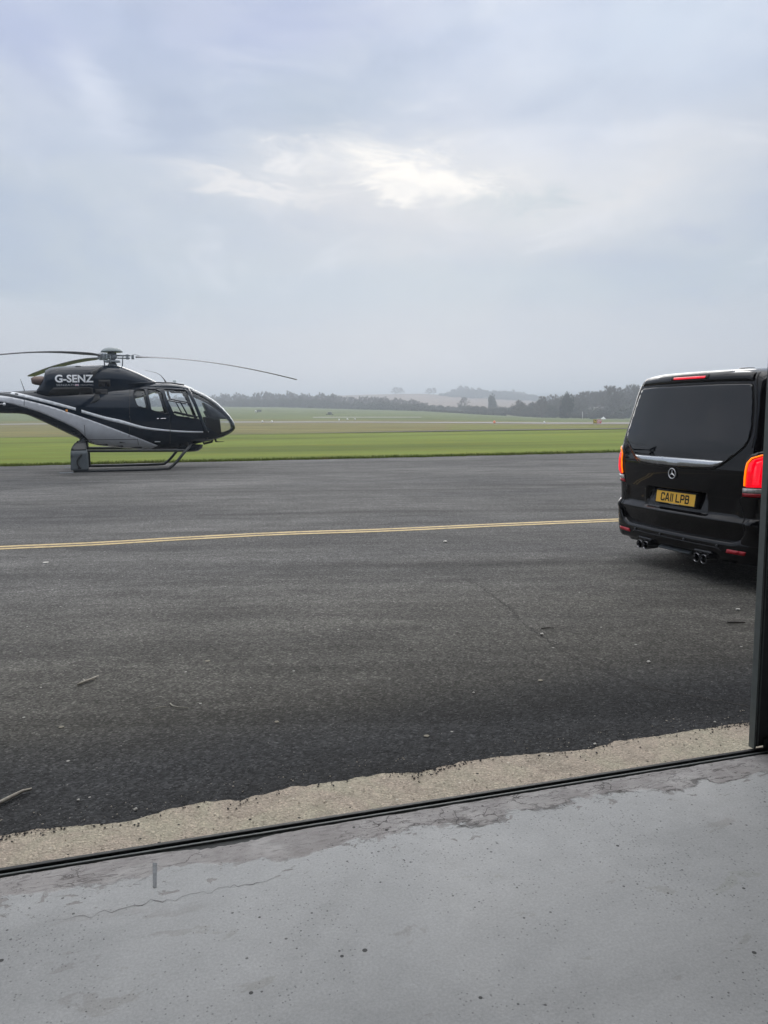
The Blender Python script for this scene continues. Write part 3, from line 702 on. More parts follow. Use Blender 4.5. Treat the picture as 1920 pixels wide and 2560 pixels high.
# loose chippings along the edge of the asphalt: countless crumbs
def crumbs(name, n, posf, r0, r1, mat, seed, z0):
    rg = np.random.default_rng(seed); vs = []; fs = []
    base = np.array([(1, 0, 0), (-1, 0, 0), (0, 1, 0), (0, -1, 0), (0, 0, 1), (0, 0, -1)], float)
    tri = [(0, 2, 4), (2, 1, 4), (1, 3, 4), (3, 0, 4), (2, 0, 5), (1, 2, 5), (3, 1, 5), (0, 3, 5)]
    for i in range(n):
        x, y = posf(rg); r = r0+(r1-r0)*rg.random()**3; a = rg.random()*6.28
        p = base*(r*(.7+.6*rg.random((6, 1))))*np.array((1, 1, .7)); c, s_ = math.cos(a), math.sin(a)
        p = np.stack([p[:, 0]*c-p[:, 1]*s_, p[:, 0]*s_+p[:, 1]*c, p[:, 2]], 1)+np.array((x, y, z0+r*.4)); k = len(vs)
        vs += p.tolist(); fs += [(t[0]+k, t[1]+k, t[2]+k) for t in tri]
    me = bpy.data.meshes.new(name); me.from_pydata(vs, [], fs); me.materials.append(mat); me.update()
    return tag(link(name, me), 'loose black chippings along the broken edge of the asphalt', 'chippings', kind='stuff')
def edgepos(rg):
    while True:
        x = rg.uniform(-2.2, 2.3)
        if rg.random() < .12+1.6*max(0, noise.noise(Vector((x*2.6, 1, 4)))): break
    return x, tan_edge(x)-abs(rg.normal(0, .035))+.02*rg.random()
crumbs('chippings', 1300, edgepos, .0012, .0062, simple('tar_crumb', (.05, .05, .052), .85, nscale=90), 3, -.011)
def stripos(rg):
    x = rg.uniform(-2.2, 2.3); a = FO.y+(x-FO.x)*math.tan(FA)+.02; return x, rg.uniform(a, tan_edge(x)+.15)
o = crumbs('grit', 900, stripos, .0012, .005, simple('pale_grit', (.50, .45, .37), .9, nscale=90), 4, -.011)
o['label'] = 'pale grit scattered over the tan concrete strip'; o['category'] = 'grit'
def tarpos(rg):
    x = rg.uniform(-2.8, 2.8); return x, tan_edge(x)+abs(rg.normal(0, .55))
o = crumbs('asphalt_grit', 3600, tarpos, .0015, .0042, simple('grey_grit', (.17, .168, .162), .9, nscale=90, var=.5), 5, -.014)
o['label'] = 'coarse grey stones standing proud of the dark asphalt near the concrete'; o['category'] = 'grit'

# ------------------------------------------------------------------ grass tufts at the edge of the airfield grass
def tufts(name, n, posf, h0, h1, seed, label, wd=.014):
    rg = np.random.default_rng(seed); vs = np.zeros((n*3, 3)); 
    for i in range(n):
        x, y, z = posf(rg); h = h0+(h1-h0)*rg.random()**2; a = rg.random()*6.28; w_ = wd*(.6+rg.random()); l = .5*h*(rg.random()-.5)*2; l2 = .5*h*(rg.random()-.5)*2
        dx, dy = math.cos(a)*w_/2, math.sin(a)*w_/2
        vs[3*i] = (x-dx, y-dy, z-.01); vs[3*i+1] = (x+dx, y+dy, z-.01); vs[3*i+2] = (x+l, y+l2, z+h)
    me = bpy.data.meshes.new(name); me.from_pydata(vs.tolist(), [], [(3*i, 3*i+1, 3*i+2) for i in range(n)]); me.materials.append(M_BLADE); me.update()
    return tag(link(name, me), label, 'grass', kind='stuff')
def gp(rg):
    x = rg.uniform(-16, 15); e = interp(x, far)+.14*noise.noise(Vector((x*1.1, 0, 0)))+.10*noise.noise(Vector((x*4.3, 2, 0)))
    cl = noise.noise(Vector((x*.8, 3, 0)))+.6*noise.noise(Vector((x*3.1, 8, 0))); y = e-.05-.16*max(0, cl)+abs(rg.normal(0, .28+.25*max(0, cl))); return x, y, -.03
tufts('grass_edge', 46000, gp, .02, .13, 5, 'uneven fringe of longer green grass along the far edge of the asphalt', .016)

# ------------------------------------------------------------------ vehicle materials
def paint(name, col, rough=.3, metal=0.0, coat=1.0, flake=True):
    b = NB(name); co = b.co()
    d = b.ramp(b.noise(co, 3.0, 6, .6), [(.3, .9), (.7, 1.1)])
    b.set(col=b.mix(1.0, col, d, 'MULTIPLY'), metal=metal, coat=coat, coatr=.03); b.b.inputs['Coat IOR'].default_value = 1.42
    b.set(rough=b.ramp(b.noise(co, 5, 5, .6), [(.3, rough*.8), (.7, rough*1.25)]))
    b.set(spec=.03); b.bump(b.noise(co, 1.7, 2, .5), .03, .01)
    return b.m
M_VAN = paint('van_black_paint', (.0018, .0015, .0024), .35)
M_HELI = paint('helicopter_graphite_paint', (.008, .015, .026), .30)
M_SILV = paint('helicopter_silver_paint', (.58, .60, .63), .42, .1)
M_WHT = paint('helicopter_white_stripe', (.70, .73, .76), .35)
M_LETTER = simple('white_lettering', (.80, .82, .84), .5, var=.03)
M_LETTER2 = simple('grey_lettering', (.42, .45, .48), .5, var=.03)
M_BLKM = simple('matt_black', (.012, .013, .014), .6, nscale=20)
M_GRILLE = simple('grille_mesh_black', (.006, .007, .009), .5, nscale=60)
M_METG = simple('rotor_head_metal', (.26, .29, .31), .45, .35, nscale=20)
M_METD = simple('dark_metal', (.06, .065, .07), .45, .4, nscale=20)
M_ROTB = simple('rotor_blade_grey', (.24, .245, .26), .6, nscale=4)
M_CAP = simple('rotor_cap_grey', (.18, .215, .22), .45, nscale=8)
M_EXH = simple('burnt_exhaust', (.15, .11, .095), .5, .5, nscale=9)
M_FAIR = simple('fairing_grey', (.085, .10, .11), .5, nscale=8)
M_FAIRD = simple('fairing_dark', (.010, .012, .015), .4, nscale=8)
M_SEAT = simple('dark_seat_cloth', (.02, .022, .025), .8)
M_LAMPC = simple('clear_lamp', (.60, .66, .66), .25)
M_ORNG = simple('orange_sticker', (.75, .30, .05), .5)
M_REDP = simple('flag_red', (.60, .04, .05), .5); M_BLUP = simple('flag_blue', (.03, .05, .25), .5)
M_CHROME = simple('chrome', (.62, .63, .65), .08, 1.0, var=.03)
def glass(name, tint, refl=1.0, rough=.02, ior=1.5):
    b = NB(name); tr = b.node('ShaderNodeBsdfTransparent'); tr.inputs[0].default_value = tint+(1,)
    gl = b.node('ShaderNodeBsdfGlossy'); gl.inputs['Roughness'].default_value = rough; gl.inputs[0].default_value = (.9, .95, 1, 1)
    fr = b.node('ShaderNodeFresnel'); fr.inputs['IOR'].default_value = ior
    mx = b.node('ShaderNodeMixShader'); b.put(mx.inputs[0], b.math('MULTIPLY', fr.outputs[0], refl))
    b.put(mx.inputs[1], tr.outputs[0]); b.put(mx.inputs[2], gl.outputs[0]); b.put(b.out.inputs[0], mx.outputs[0]); return b.m
M_GLASS = glass('clear_acrylic', (.93, .95, .96), 1.0)
M_BUBBLE = glass('windshield_acrylic', (.92, .95, .97), 1.0, .06, 1.5)

# ------------------------------------------------------------------ helicopter (own frame: x towards the nose, y to its left side, z up)
HY = R_(19.4); HO = Vector((-7.532, 21.6, 0))
heli = tag(empty('helicopter', HO, HY), 'dark graphite helicopter with silver flank and white registration letters, parked on skids by the grass', 'helicopter')
ZT = [(-6.6, 2.62), (-5.2, 2.42), (-3.8, 2.27), (-2.77, 2.19), (-2.19, 2.21), (-1.6, 2.24), (-.6, 2.30), (.4, 2.36), (1.1, 2.405), (1.63, 2.40), (2.07, 2.32), (2.29, 2.21), (2.58, 2.06), (2.87, 1.86), (3.09, 1.64), (3.25, 1.44), (3.35, 1.27), (3.39, 1.12)]
ZB = [(-6.6, 2.30), (-5.2, 2.02), (-3.8, 1.75), (-2.81, 1.62), (-2.22, 1.58), (-1.88, 1.43), (-1.56, 1.26), (-1.13, 1.02), (-.75, .82), (-.46, .71), (-.08, .65), (.35, .59), (1.0, .53), (1.54, .52), (1.86, .53), (2.22, .66), (2.45, .71), (2.79, .78), (3.03, .85), (3.27, .97), (3.37, 1.06), (3.39, 1.10)]
HW = [(-6.6, .10), (-5.2, .16), (-3.8, .21), (-2.8, .25), (-2.2, .29), (-1.6, .38), (-1.0, .52), (-.4, .65), (.2, .73), (.8, .76), (1.8, .76), (2.2, .72), (2.6, .62), (2.9, .49), (3.1, .37), (3.25, .25), (3.35, .12), (3.385, .03), (3.39, .005)]
def zt(s): return spl(s, ZT)
def zb_(s): return spl(s, ZB)
def hw(s): return spl(s, HW)
NE = 2.45
def hsurf(s, z, off=0.0, side=-1, zt=zt, zb_=zb_, hw=hw, ne=NE):
    def yy(s, z):
        a, c = zt(s), zb_(s); m_ = (a+c)/2; h = max((a-c)/2, 1e-3); t = min(1, abs((z-m_)/h)); return hw(s)*max(0, 1-t**ne)**(1/ne)
    y0 = yy(s, z); e = .01
    gs = (yy(s+e, z)-yy(s-e, z))/(2*e); gz = (yy(s, z+e)-yy(s, z-e))/(2*e)
    gs = max(-2, min(2, gs)); gz = max(-3, min(3, gz))
    n_ = Vector((-gs, 1, -gz)).normalized(); p = Vector((s, y0, z))+n_*off
    return (p.x, p.y*side, p.z) if side > 0 else (p.x, -p.y, p.z)
def inpoly(c, lp):
    r = False; n = len(lp)
    for i in range(n):
        a, b = lp[i], lp[i-1]
        if (a[1] > c[1]) != (b[1] > c[1]) and c[0] < (b[0]-a[0])*(c[1]-a[1])/(b[1]-a[1])+a[0]: r = not r
    return r
W1 = rounded([(.62, 2.215), (.875, 2.22), (.955, 1.685), (.66, 1.765), (.57, 2.08)], .07)
W2P = rounded([(.945, 2.22), (1.18, 2.215), (1.325, 2.12), (1.455, 1.53), (1.02, 1.65)], .045)
W3 = rounded([(1.39, 2.225), (1.99, 2.19), (2.345, 1.365), (1.63, 1.495), (1.44, 1.96)], .045)
def glass_front(s, z):
    pil = 2.07+(2.19-z)*.372 if z < 2.19 else 2.07
    if s < pil: return False
    if s < 2.98: return z > .86+.62*(2.98-s)
    return z > zb_(s)+.045
def loft(ss, zt, zb_, hw, ne, n):
    V = []
    for s in ss:
        a, c = zt(s), zb_(s); m_ = (a+c)/2; h = (a-c)/2; w_ = hw(s)
        for k in range(n):
            q = 2*PI*k/n; cq, sq = math.cos(q), math.sin(q); e = 2/ne
            V.append((s, w_*math.copysign(abs(cq)**e, cq), m_+h*math.copysign(abs(sq)**e, sq)))
    return V
ss = list(np.arange(-6.6, .5, .08))+list(np.arange(.5, 3.0, .0175))+[3.39-.39*(1-t)**2 for t in np.linspace(0, 1, 28)]
nn_ = 180
V = loft(ss, zt, zb_, hw, NE, nn_)
body = MB(); wsh = MB(); cen = MB(); winm = {1: MB(), 2: MB(), 3: MB()}
def put(mbx, idx):
    mbx.add([V[i] for i in idx], [tuple(range(len(idx)))], True)
FB = []
for i in range(len(ss)-1):
    for k in range(nn_):
        q = (i*nn_+k, i*nn_+(k+1) % nn_, (i+1)*nn_+(k+1) % nn_, (i+1)*nn_+k)
        cx = sum(V[j][0] for j in q)/4; cy = sum(V[j][1] for j in q)/4; cz = sum(V[j][2] for j in q)/4
        kind = 'b'
        if cx > .5 and abs(cy) > .2 and (inpoly((cx, cz), W1) or inpoly((cx, cz), W2P) or inpoly((cx, cz), W3)): kind = 'w'
        elif cx > 1.9 and glass_front(cx, cz):
            kind = 'g'
            if abs(cy) < .014: kind = 'b'
        FB.append((q, kind))
def submesh(name, faces, mat, parent, sc=1.0):
    used = sorted({i for q in faces for i in q}); mp_ = {j: i for i, j in enumerate(used)}
    me = bpy.data.meshes.new(name); me.from_pydata([V[i] for i in used], [], [tuple(mp_[i] for i in q) for q in faces]); me.materials.append(mat)
    me.polygons.foreach_set('use_smooth', [True]*len(faces)); me.update(); return link(name, me, parent)
hb = submesh('body', [q for q, k in FB if k == 'b'], M_HELI, heli)
submesh('windshield', [q for q, k in FB if k == 'g'], M_BUBBLE, heli)
for side in (-1, 1):
    for wi, pl_ in enumerate((W1, W2P, W3)):
        m = MB(); patch(m, pl_, lambda s, z, o, sd_=side: hsurf(s, z, o, sd_), .002, 0, .06, .0)
        m.build('window', M_GLASS, heli)
        fo = [tuple(Vector(p)) for p in pl_]
        c_ = Vector((sum(p[0] for p in pl_)/len(pl_), sum(p[1] for p in pl_)/len(pl_)))
        outer = offset_poly(pl_, .018); inner = offset_poly(pl_, -.003)
        m = MB(); patch(m, outer, lambda s, z, o, sd_=side: hsurf(s, z, o, sd_), .010, .0, .03, .004, holes=[inner]); m.build('window_frame', M_HELI, heli)
    # inner bars of the door window
    m = MB()
    for a_, c2_ in (((1.50, 1.945), (2.08, 1.825)), ((1.79, 1.88), (1.99, 1.47)), ((1.62, 1.60), (2.27, 1.44))):
        d_ = (Vector(c2_)-Vector(a_)).normalized(); p_ = Vector((-d_.y, d_.x))*.017
        patch(m, [tuple(Vector(a_)-p_), tuple(Vector(c2_)-p_), tuple(Vector(c2_)+p_), tuple(Vector(a_)+p_)], lambda s, z, o, sd_=side: hsurf(s, z, o, sd_), .012, 0, .05, .012)
    m.build('window_bar', M_HELI, heli)
    m = MB(); patch(m, [(2.00, 2.28), (2.075, 2.27), (2.46, 1.20), (2.56, .98), (2.40, 1.0), (2.38, 1.12)], lambda s, z, o, sd_=side: hsurf(s, z, o, sd_), .014, .01, .04, .01); m.build('windshield_pillar', M_HELI, heli)
    # paint stripes and silver flank: raised a few millimetres
    up = [(-6.4, 2.47), (-5.2, 2.32), (-3.8, 2.18), (-2.69, 2.07), (-2.14, 1.95), (-1.57, 1.79), (-1.0, 1.58), (-.41, 1.345), (.31, 1.04), (.68, .88), (1.15, .67)]
    dn = [(-6.4, 2.42), (-5.2, 2.20), (-3.8, 2.05), (-2.71, 1.91), (-2.15, 1.75), (-1.82, 1.63), (-1.48, 1.47), (-1.13, 1.29), (-.9, 1.15), (-.75, .99), (-.63, .83), (-.52, .735), (-.3, .70), (.35, .62), (.7, .585), (1.05, .58)]
    up2 = [(s, spl(s, up)) for s in np.arange(-6.3, 1.15, .08)]; dn2 = [(s, spl(s, dn)) for s in np.arange(-6.3, 1.05, .08)]
    m = MB(); patch(m, up2+[(1.15, .66)]+dn2[::-1], lambda s, z, o, sd_=side: hsurf(s, z, o, sd_), .003, 0, .05, .004); m.build('silver_flank', M_SILV, heli)
    wt = [(-6.3, 2.56), (-5.2, 2.40), (-3.8, 2.255), (-2.7, 2.185), (-2.47, 2.175), (-2.14, 2.10), (-1.57, 1.94), (-.91, 1.735), (-.75, 1.675), (-.16, 1.485), (.19, 1.40), (.58, 1.30), (.78, 1.21), (1.39, 1.11), (2.01, 1.055), (2.55, 1.03)]
    wb = [(-6.3, 2.52), (-5.2, 2.36), (-3.8, 2.22), (-2.7, 2.15), (-2.14, 2.01), (-1.57, 1.85), (-.91, 1.66), (-.76, 1.60), (-.16, 1.40), (.19, 1.305), (.57, 1.21), (.78, 1.14), (1.39, 1.06), (2.01, 1.01), (2.55, 1.0)]
    wt = [(s, z) for s, z in wt if s != .58]; wb = [(s, z) for s, z in wb if s != .57]
    for s0, s1 in ((-6.2, -.91), (-.77, 2.55)):
        g = list(np.linspace(s0, s1, 48))
        m = MB(); patch(m, [(s, spl(s, wt)) for s in g]+[(s, spl(s, wb)) for s in g[::-1]], lambda s, z, o, sd_=side: hsurf(s, z, o, sd_), .004, 0, .05, .004); m.build('stripe', M_WHT, heli)
    m = MB()
    for r_ in ([(1.07, .79), (1.22, .785), (1.22, .765), (1.07, .77)],): patch(m, r_, lambda s, z, o, sd_=side: hsurf(s, z, o, sd_), .006, 0, .05, .004)
    m.build('placard', M_LETTER, heli)
    m = MB(); patch(m, [(1.15, 1.40), (1.205, 1.40), (1.205, 1.425), (1.15, 1.425)], lambda s, z, o, sd_=side: hsurf(s, z, o, sd_), .012, 0, .05, .004)
    patch(m, [(1.24, 1.40), (1.40, 1.405), (1.39, 1.425), (1.25, 1.425)], lambda s, z, o, sd_=side: hsurf(s, z, o, sd_), .018, .01, .05, .004); m.build('door_handle', M_CHROME, heli)
    # thin panel seams
    for a_, c2_ in (((-.72, 1.28), (-.72, .98)), ((-2.17, 1.96), (-2.19, 1.80)), ((-.70, .875), (.62, .86)), ((.62, .88), (.64, .70)), ((.43, 1.24), (.40, .93)), ((.50, 2.27), (.44, 1.5)), ((1.50, 1.50), (1.48, .72)), ((.44, 1.5), (.46, 1.35))):
        d_ = (Vector(c2_)-Vector(a_)).normalized(); p_ = Vector((-d_.y, d_.x))*.006
        m = MB(); patch(m, [tuple(Vector(a_)-p_), tuple(Vector(c2_)-p_), tuple(Vector(c2_)+p_), tuple(Vector(a_)+p_)], lambda s, z, o, sd_=side: hsurf(s, z, o, sd_), .006, 0, .08, .004)
        m.build('panel_seam', M_BLKM, heli)
m = MB(); patch(m, [(-1.17, 1.63), (-1.115, 1.63), (-1.115, 1.69), (-1.17, 1.69)], lambda s, z, o: hsurf(s, z, o, -1), .006, 0, .05, .004); m.build('sticker', M_ORNG, heli)
m = MB(); m.tube([(.42, -.47, 2.37), (1.1, -.50, 2.40), (1.6, -.47, 2.39), (1.95, -.40, 2.34)], .022, 8); m.tube([(.42, .47, 2.37), (1.1, .50, 2.40), (1.6, .47, 2.39), (1.95, .40, 2.34)], .022, 8); m.build('rain_gutter', M_HELI, heli)
# cowling
CT = [(-1.86, 2.24), (-1.80, 2.33), (-1.69, 2.53), (-1.62, 2.74), (-1.50, 2.81), (-1.34, 2.835), (-.82, 2.875), (-.18, 2.895), (.1, 2.885), (.3, 2.86), (.67, 2.72), (1.05, 2.53), (1.28, 2.41), (1.36, 2.37)]
CB = [(-1.86, 2.12), (-1.6, 1.92), (-1.0, 1.86), (0, 1.86), (.8, 2.0), (1.36, 2.2)]
CW = [(-1.86, .30), (-1.6, .40), (-1.0, .47), (-.2, .51), (.4, .50), (.9, .40), (1.2, .26), (1.36, .10)]
czt = lambda s: interp(s, CT) if s < -1.3 else spl(s, CT)
czb = lambda s: interp(s, CB); chw = lambda s: spl(s, CW)
def csurf(s, z, off=0.0, side=-1): return hsurf(s, z, off, side, czt, czb, chw, 2.7)
ss2 = list(np.arange(-1.86, -1.3, .03))+list(np.arange(-1.3, 1.361, .04))
V2 = loft(ss2, czt, czb, chw, 2.7, 96); n2_ = 96
m = MB(); m.add(V2, [(i*n2_+k, i*n2_+(k+1) % n2_, (i+1)*n2_+(k+1) % n2_, (i+1)*n2_+k) for i in range(len(ss2)-1) for k in range(n2_)]+[tuple(range(n2_-1, -1, -1)), tuple((len(ss2)-1)*n2_+k for k in range(n2_))], True)
cow = m.build('engine_cowling', M_HELI, heli)
def merged(s, z, o, side):
    p = csurf(s, z, o, side); q = hsurf(s, z, o, side)
    return p if abs(p[1]) > abs(q[1]) else q
for side in (-1, 1):
    fs_ = lambda s, z, o, sd_=side: merged(s, z, o, sd_)
    m = MB(); patch(m, [(-1.58, 2.085), (-1.55, 2.16), (-1.43, 2.275), (-.56, 2.285), (-.45, 2.26), (-.44, 2.09)], fs_, .006, 0, .05, .004); m.build('air_intake', M_GRILLE, cow)
    m = MB(); patch(m, [(-.30, 2.48), (0, 2.47), (0, 2.30), (-.09, 2.295), (-.10, 2.38), (-.13, 2.38), (-.14, 2.295), (-.30, 2.30)], fs_, .006, 0, .05, .004); m.build('air_intake', M_GRILLE, cow)
    m = MB(); patch(m, [(-.40, 2.23), (-.08, 2.225), (-.08, 2.09), (-.40, 2.095)], fs_, .006, 0, .05, .004); m.build('air_intake', M_GRILLE, cow)
    m = MB(); patch(m, [(-.86, 2.852), (-.72, 2.856), (-.72, 2.832), (-.86, 2.828)], fs_, .008, 0, .05, .004); m.build('air_intake', M_GRILLE, cow)
    m = MB(); patch(m, [(-.47, 2.60), (-.44, 2.58), (-.44, 2.50), (-.36, 2.62), (-.27, 2.74), (-.18, 2.80), (-.22, 2.83), (-.40, 2.74), (-.5, 2.66)], fs_, .005, 0, .05, .004); m.build('dark_swoosh', M_FAIRD, cow); m = MB()
    patch(m, [(-.42, 2.08), (-.30, 2.08), (-.28, 1.96), (-.42, 1.86), (-.55, 1.84), (-.46, 1.95)], fs_, .005, 0, .05, .004); m.build('dark_swoosh', M_FAIRD, cow)
def letters(body_, s0, s1, z0, z1, mat, name, bold, side=-1, surf_=merged):
    me, ww, hh_ = text_mesh(body_, 1.0, bold)
    kx = (s1-s0)/ww; kz = (z1-z0)/hh_
    for v in me.vertices:
        s_ = (s0+s1)/2+v.co.x*kx*(1 if side < 0 else -1); z_ = (z0+z1)/2+v.co.y*kz
        v.co = surf_(s_, z_, .008, side)
    me.materials.clear(); me.materials.append(mat); return link(name, me, cow)
for side in (-1, 1):
    letters('G-SENZ', -1.38, -.42, 2.405, 2.61, M_LETTER, 'registration_letters', .030, side)
    letters('SENZATI', -1.355, -.915 if side < 0 else -.915, 2.315, 2.365, M_LETTER2, 'small_lettering', .0, side)
    letters('HELICOPTERS', -.755, -.435, 2.322, 2.358, M_LETTER2, 'small_lettering', .0, side)
    fs_ = lambda s, z, o, sd_=side: merged(s, z, o, sd_)
    fg = MB(); patch(fg, [(-.895, 2.31), (-.79, 2.31), (-.79, 2.365), (-.895, 2.365)], fs_, .006, 0, .05, .004); fl_ = fg.build('flag', M_BLUP, cow)
    fg = MB()
    for r_ in ([(-.853, 2.31), (-.832, 2.31), (-.832, 2.365), (-.853, 2.365)], [(-.895, 2.330), (-.79, 2.330), (-.79, 2.345), (-.895, 2.345)],
               [(-.895, 2.31), (-.885, 2.31), (-.79, 2.36), (-.79, 2.365), (-.80, 2.365), (-.895, 2.315)], [(-.895, 2.365), (-.885, 2.365), (-.79, 2.315), (-.79, 2.31), (-.80, 2.31), (-.895, 2.36)]):
        patch(fg, r_, fs_, .009, 0, .05, .003)
    fg.build('flag_white_cross', M_LETTER, fl_)
    fg = MB()
    for r_ in ([(-.847, 2.31), (-.838, 2.31), (-.838, 2.365), (-.847, 2.365)], [(-.895, 2.334), (-.79, 2.334), (-.79, 2.341), (-.895, 2.341)]): patch(fg, r_, fs_, .011, 0, .05, .003)
    fg.build('flag_red_cross', M_REDP, fl_)
m = MB(); m.tube([(-1.55, -.12, 2.44), (-1.74, -.14, 2.46), (-1.90, -.16, 2.47), (-1.98, -.165, 2.46)], [.125, .128, .11, .07], 20); m.build('exhaust_pipe', M_EXH, heli)
# cabin inside
m = MB(); m.box((1.3, 0, .80), (2.3, 1.05, .06)); m.box((.50, 0, 1.45), (.05, 1.05, 1.1)); m.build('cabin_floor', M_SEAT, heli)
for x_, y_ in ((1.38, -.33), (1.38, .33)):
    st = MB(); st.box((x_+.22, y_, 1.10), (.46, .44, .14)); st.build('seat', M_SEAT, heli, bevel=.03)
    m = MB(); m.box((x_-.03, y_, 1.36), (.10, .42, .52), rot=Matrix.Rotation(R_(-9), 3, 'Y')); m.build('seat_back', M_SEAT, heli, bevel=.03)
m = MB(); m.box((.95, 0, 1.12), (.46, 1.1, .14)); m.build('rear_bench', M_SEAT, heli, bevel=.03)
m = MB()
prof = [(2.55, .86), (2.96, .93), (2.93, 1.36), (2.84, 1.41), (2.50, 1.44)]
for y_ in (-.20, .26): m.add([(x, y_, z) for x, z in prof], [(0, 1, 2, 3, 4)])
k0 = len(m.v)-10; m.add([m.v[k0+i] for i in range(10)], [(i, (i+1) % 5, 5+(i+1) % 5, 5+i) for i in range(5)]); ip = m.build('instrument_console', M_BLKM, heli)
m = MB(); patch(m, rounded([(2.47, 1.85), (2.63, 1.765), (2.90, 1.60), (3.09, 1.43), (3.12, 1.37), (2.90, 1.37), (2.62, 1.44), (2.54, 1.66)], .025), lambda s, z, o: (s, .20*(-1)+o*-1-.02, z), .015, 0, .1, .40); m.build('glareshield', M_METD, heli)
m = MB(); m.box((2.60, .0, 1.50), (.10, .34, .26), rot=Matrix.Rotation(R_(-25), 3, 'Y')); m.build('instrument_display', M_BLKM, heli, bevel=.02)
m = MB(); m.tube([(1.50, -.30, 2.2), (1.52, -.30, 2.05), (1.56, -.28, 1.97)], .03, 8); m.build('headset', M_BLKM, heli)
m = MB(); m.tube([(2.0, -.3, .9), (2.03, -.3, 1.3), (2.07, -.3, 1.52)], .018, 8); m.build('control_stick', M_BLKM, heli)
m = MB(); m.box((1.55, 0, 2.29), (.30, .20, .05)); m.build('overhead_panel', M_BLKM, heli, bevel=.02)
m = MB(); m.tube([(2.45, 0, 2.04), (2.50, 0, 1.98), (2.53, 0, 1.93)], .02, 8); m.build('compass', M_BLKM, heli)
# skids and steps
def sweep(pts, n=40):
    P = [Vector(p) for p in pts]; out = []
    for i in range(len(P)-1):
        a = P[max(i-1, 0)]; b_ = P[i]; c_ = P[i+1]; d_ = P[min(i+2, len(P)-1)]
        for j in range(8):
            t = j/8; out.append(.5*((2*b_)+(c_-a)*t+(2*a-5*b_+4*c_-d_)*t*t+(3*b_-a-3*c_+d_)*t**3))
    out.append(P[-1]); return out
M_SKID = simple('skid_paint', (.010, .013, .016), .4, nscale=15)
for sd_ in (-1, 1):
    y_ = 1.03*sd_
    m = MB(); m.tube(sweep([(-1.05, y_, .075), (0, y_, .055), (1.25, y_, .05), (1.45, y_, .10), (1.62, y_*.99, .25), (1.80, y_*.95, .46), (1.97, y_*.78, .62), (2.02, y_*.5, .70), (1.95, 0, .74)]), .040, 12); m.build('skid', M_SKID, heli)
    m = MB(); m.box((-1.22, y_, .04), (.34, .07, .022)); m.build('skid_heel', M_METG, heli)
    m = MB(); m.tube(sweep([(-1.05, y_*.9, .60), (0, y_*.9, .575), (1.2, y_*.9, .545), (1.84, y_*.9, .53)]), .038, 10); m.build('boarding_step', M_SKID, heli)
    # streamlined leg at the back of the skid
    m = MB(); prof = [(-1.11, .10), (-1.09, .58), (-1.05, .70), (-.98, .80), (-.74, .83), (-.69, .66), (-.66, .50), (-.665, .10)]
    fs2 = lambda s, z, o, sd_=sd_: (s, sd_*(1.03-.50*max(0, (z-.55)/.3)**1.3*.6+.05+o), z)
    patch(m, rounded(prof, .03), fs2, .0, 0, .06, .12); patch(m, rounded(prof, .03), lambda s, z, o, sd_=sd_: (s, sd_*(1.03-.50*max(0, (z-.55)/.3)**1.3*.6-.07-o), z), 0, 0, .06, 0)
    lf = m.build('rear_leg_fairing', M_FAIR if sd_ < 0 else M_FAIRD, heli)
    m = MB(); m.tube(sweep([(-.82, sd_*1.10, .52), (-.92, sd_*1.10, .38), (-.93, sd_*1.10, .26), (-.88, sd_*1.10, .16)]), .022, 8); m.box((-.89, sd_*1.10, .15), (.09, .03, .05)); m.build('hose', M_BLKM, lf)
    m = MB(); patch(m, rounded([(-1.085, .62), (-1.05, .71), (-.98, .81), (-.72, .84), (-.68, .70), (-.70, .62)], .02), lambda s, z, o, sd_=sd_: (s, sd_*(1.03-.50*max(0, (z-.55)/.3)**1.3*.6+.055+o), z), .006, 0, .06, .006); m.build('fairing_cap', M_FAIRD, lf)
m = MB(); m.tube(sweep([(-.86, -.85, .74), (-.80, -.5, .86), (-.78, 0, .88), (-.80, .5, .86), (-.86, .85, .74)]), .07, 10); m.build('cross_tube', M_SKID, heli)
# mast, head, blades
rot = Vector((.09, 0, 0))
m = MB(); m.lathe([(.14, 2.86), (.12, 2.92), (.085, 2.96), (.08, 3.05), (.12, 3.07), (.13, 3.12), (.12, 3.22), (.07, 3.25)], (.09, 0, 0), 20); m.build('rotor_mast', M_METG, heli)
m = MB(); m.lathe([(.0, 3.375), (.08, 3.372), (.17, 3.35), (.24, 3.315), (.285, 3.27), (.29, 3.25), (.27, 3.245), (.0, 3.255)], (.09, 0, 0), 28); m.build('rotor_cap', M_CAP, heli)
m = MB()
for q in (0, 120, 240):
    for dq in (-18, 20):
        c_ = Vector((math.cos(R_(q+dq)), math.sin(R_(q+dq)), 0)); m.tube([rot+c_*.27+Vector((0, 0, 2.87)), rot+c_*.30+Vector((0, 0, 3.14))], .012, 6)
m.lathe([(.21, 2.97), (.215, 3.0), (.20, 3.02), (.10, 3.03)], (.09, 0, 0), 20)
m.build('swash_plate', M_METG, heli)
BL = 5.15
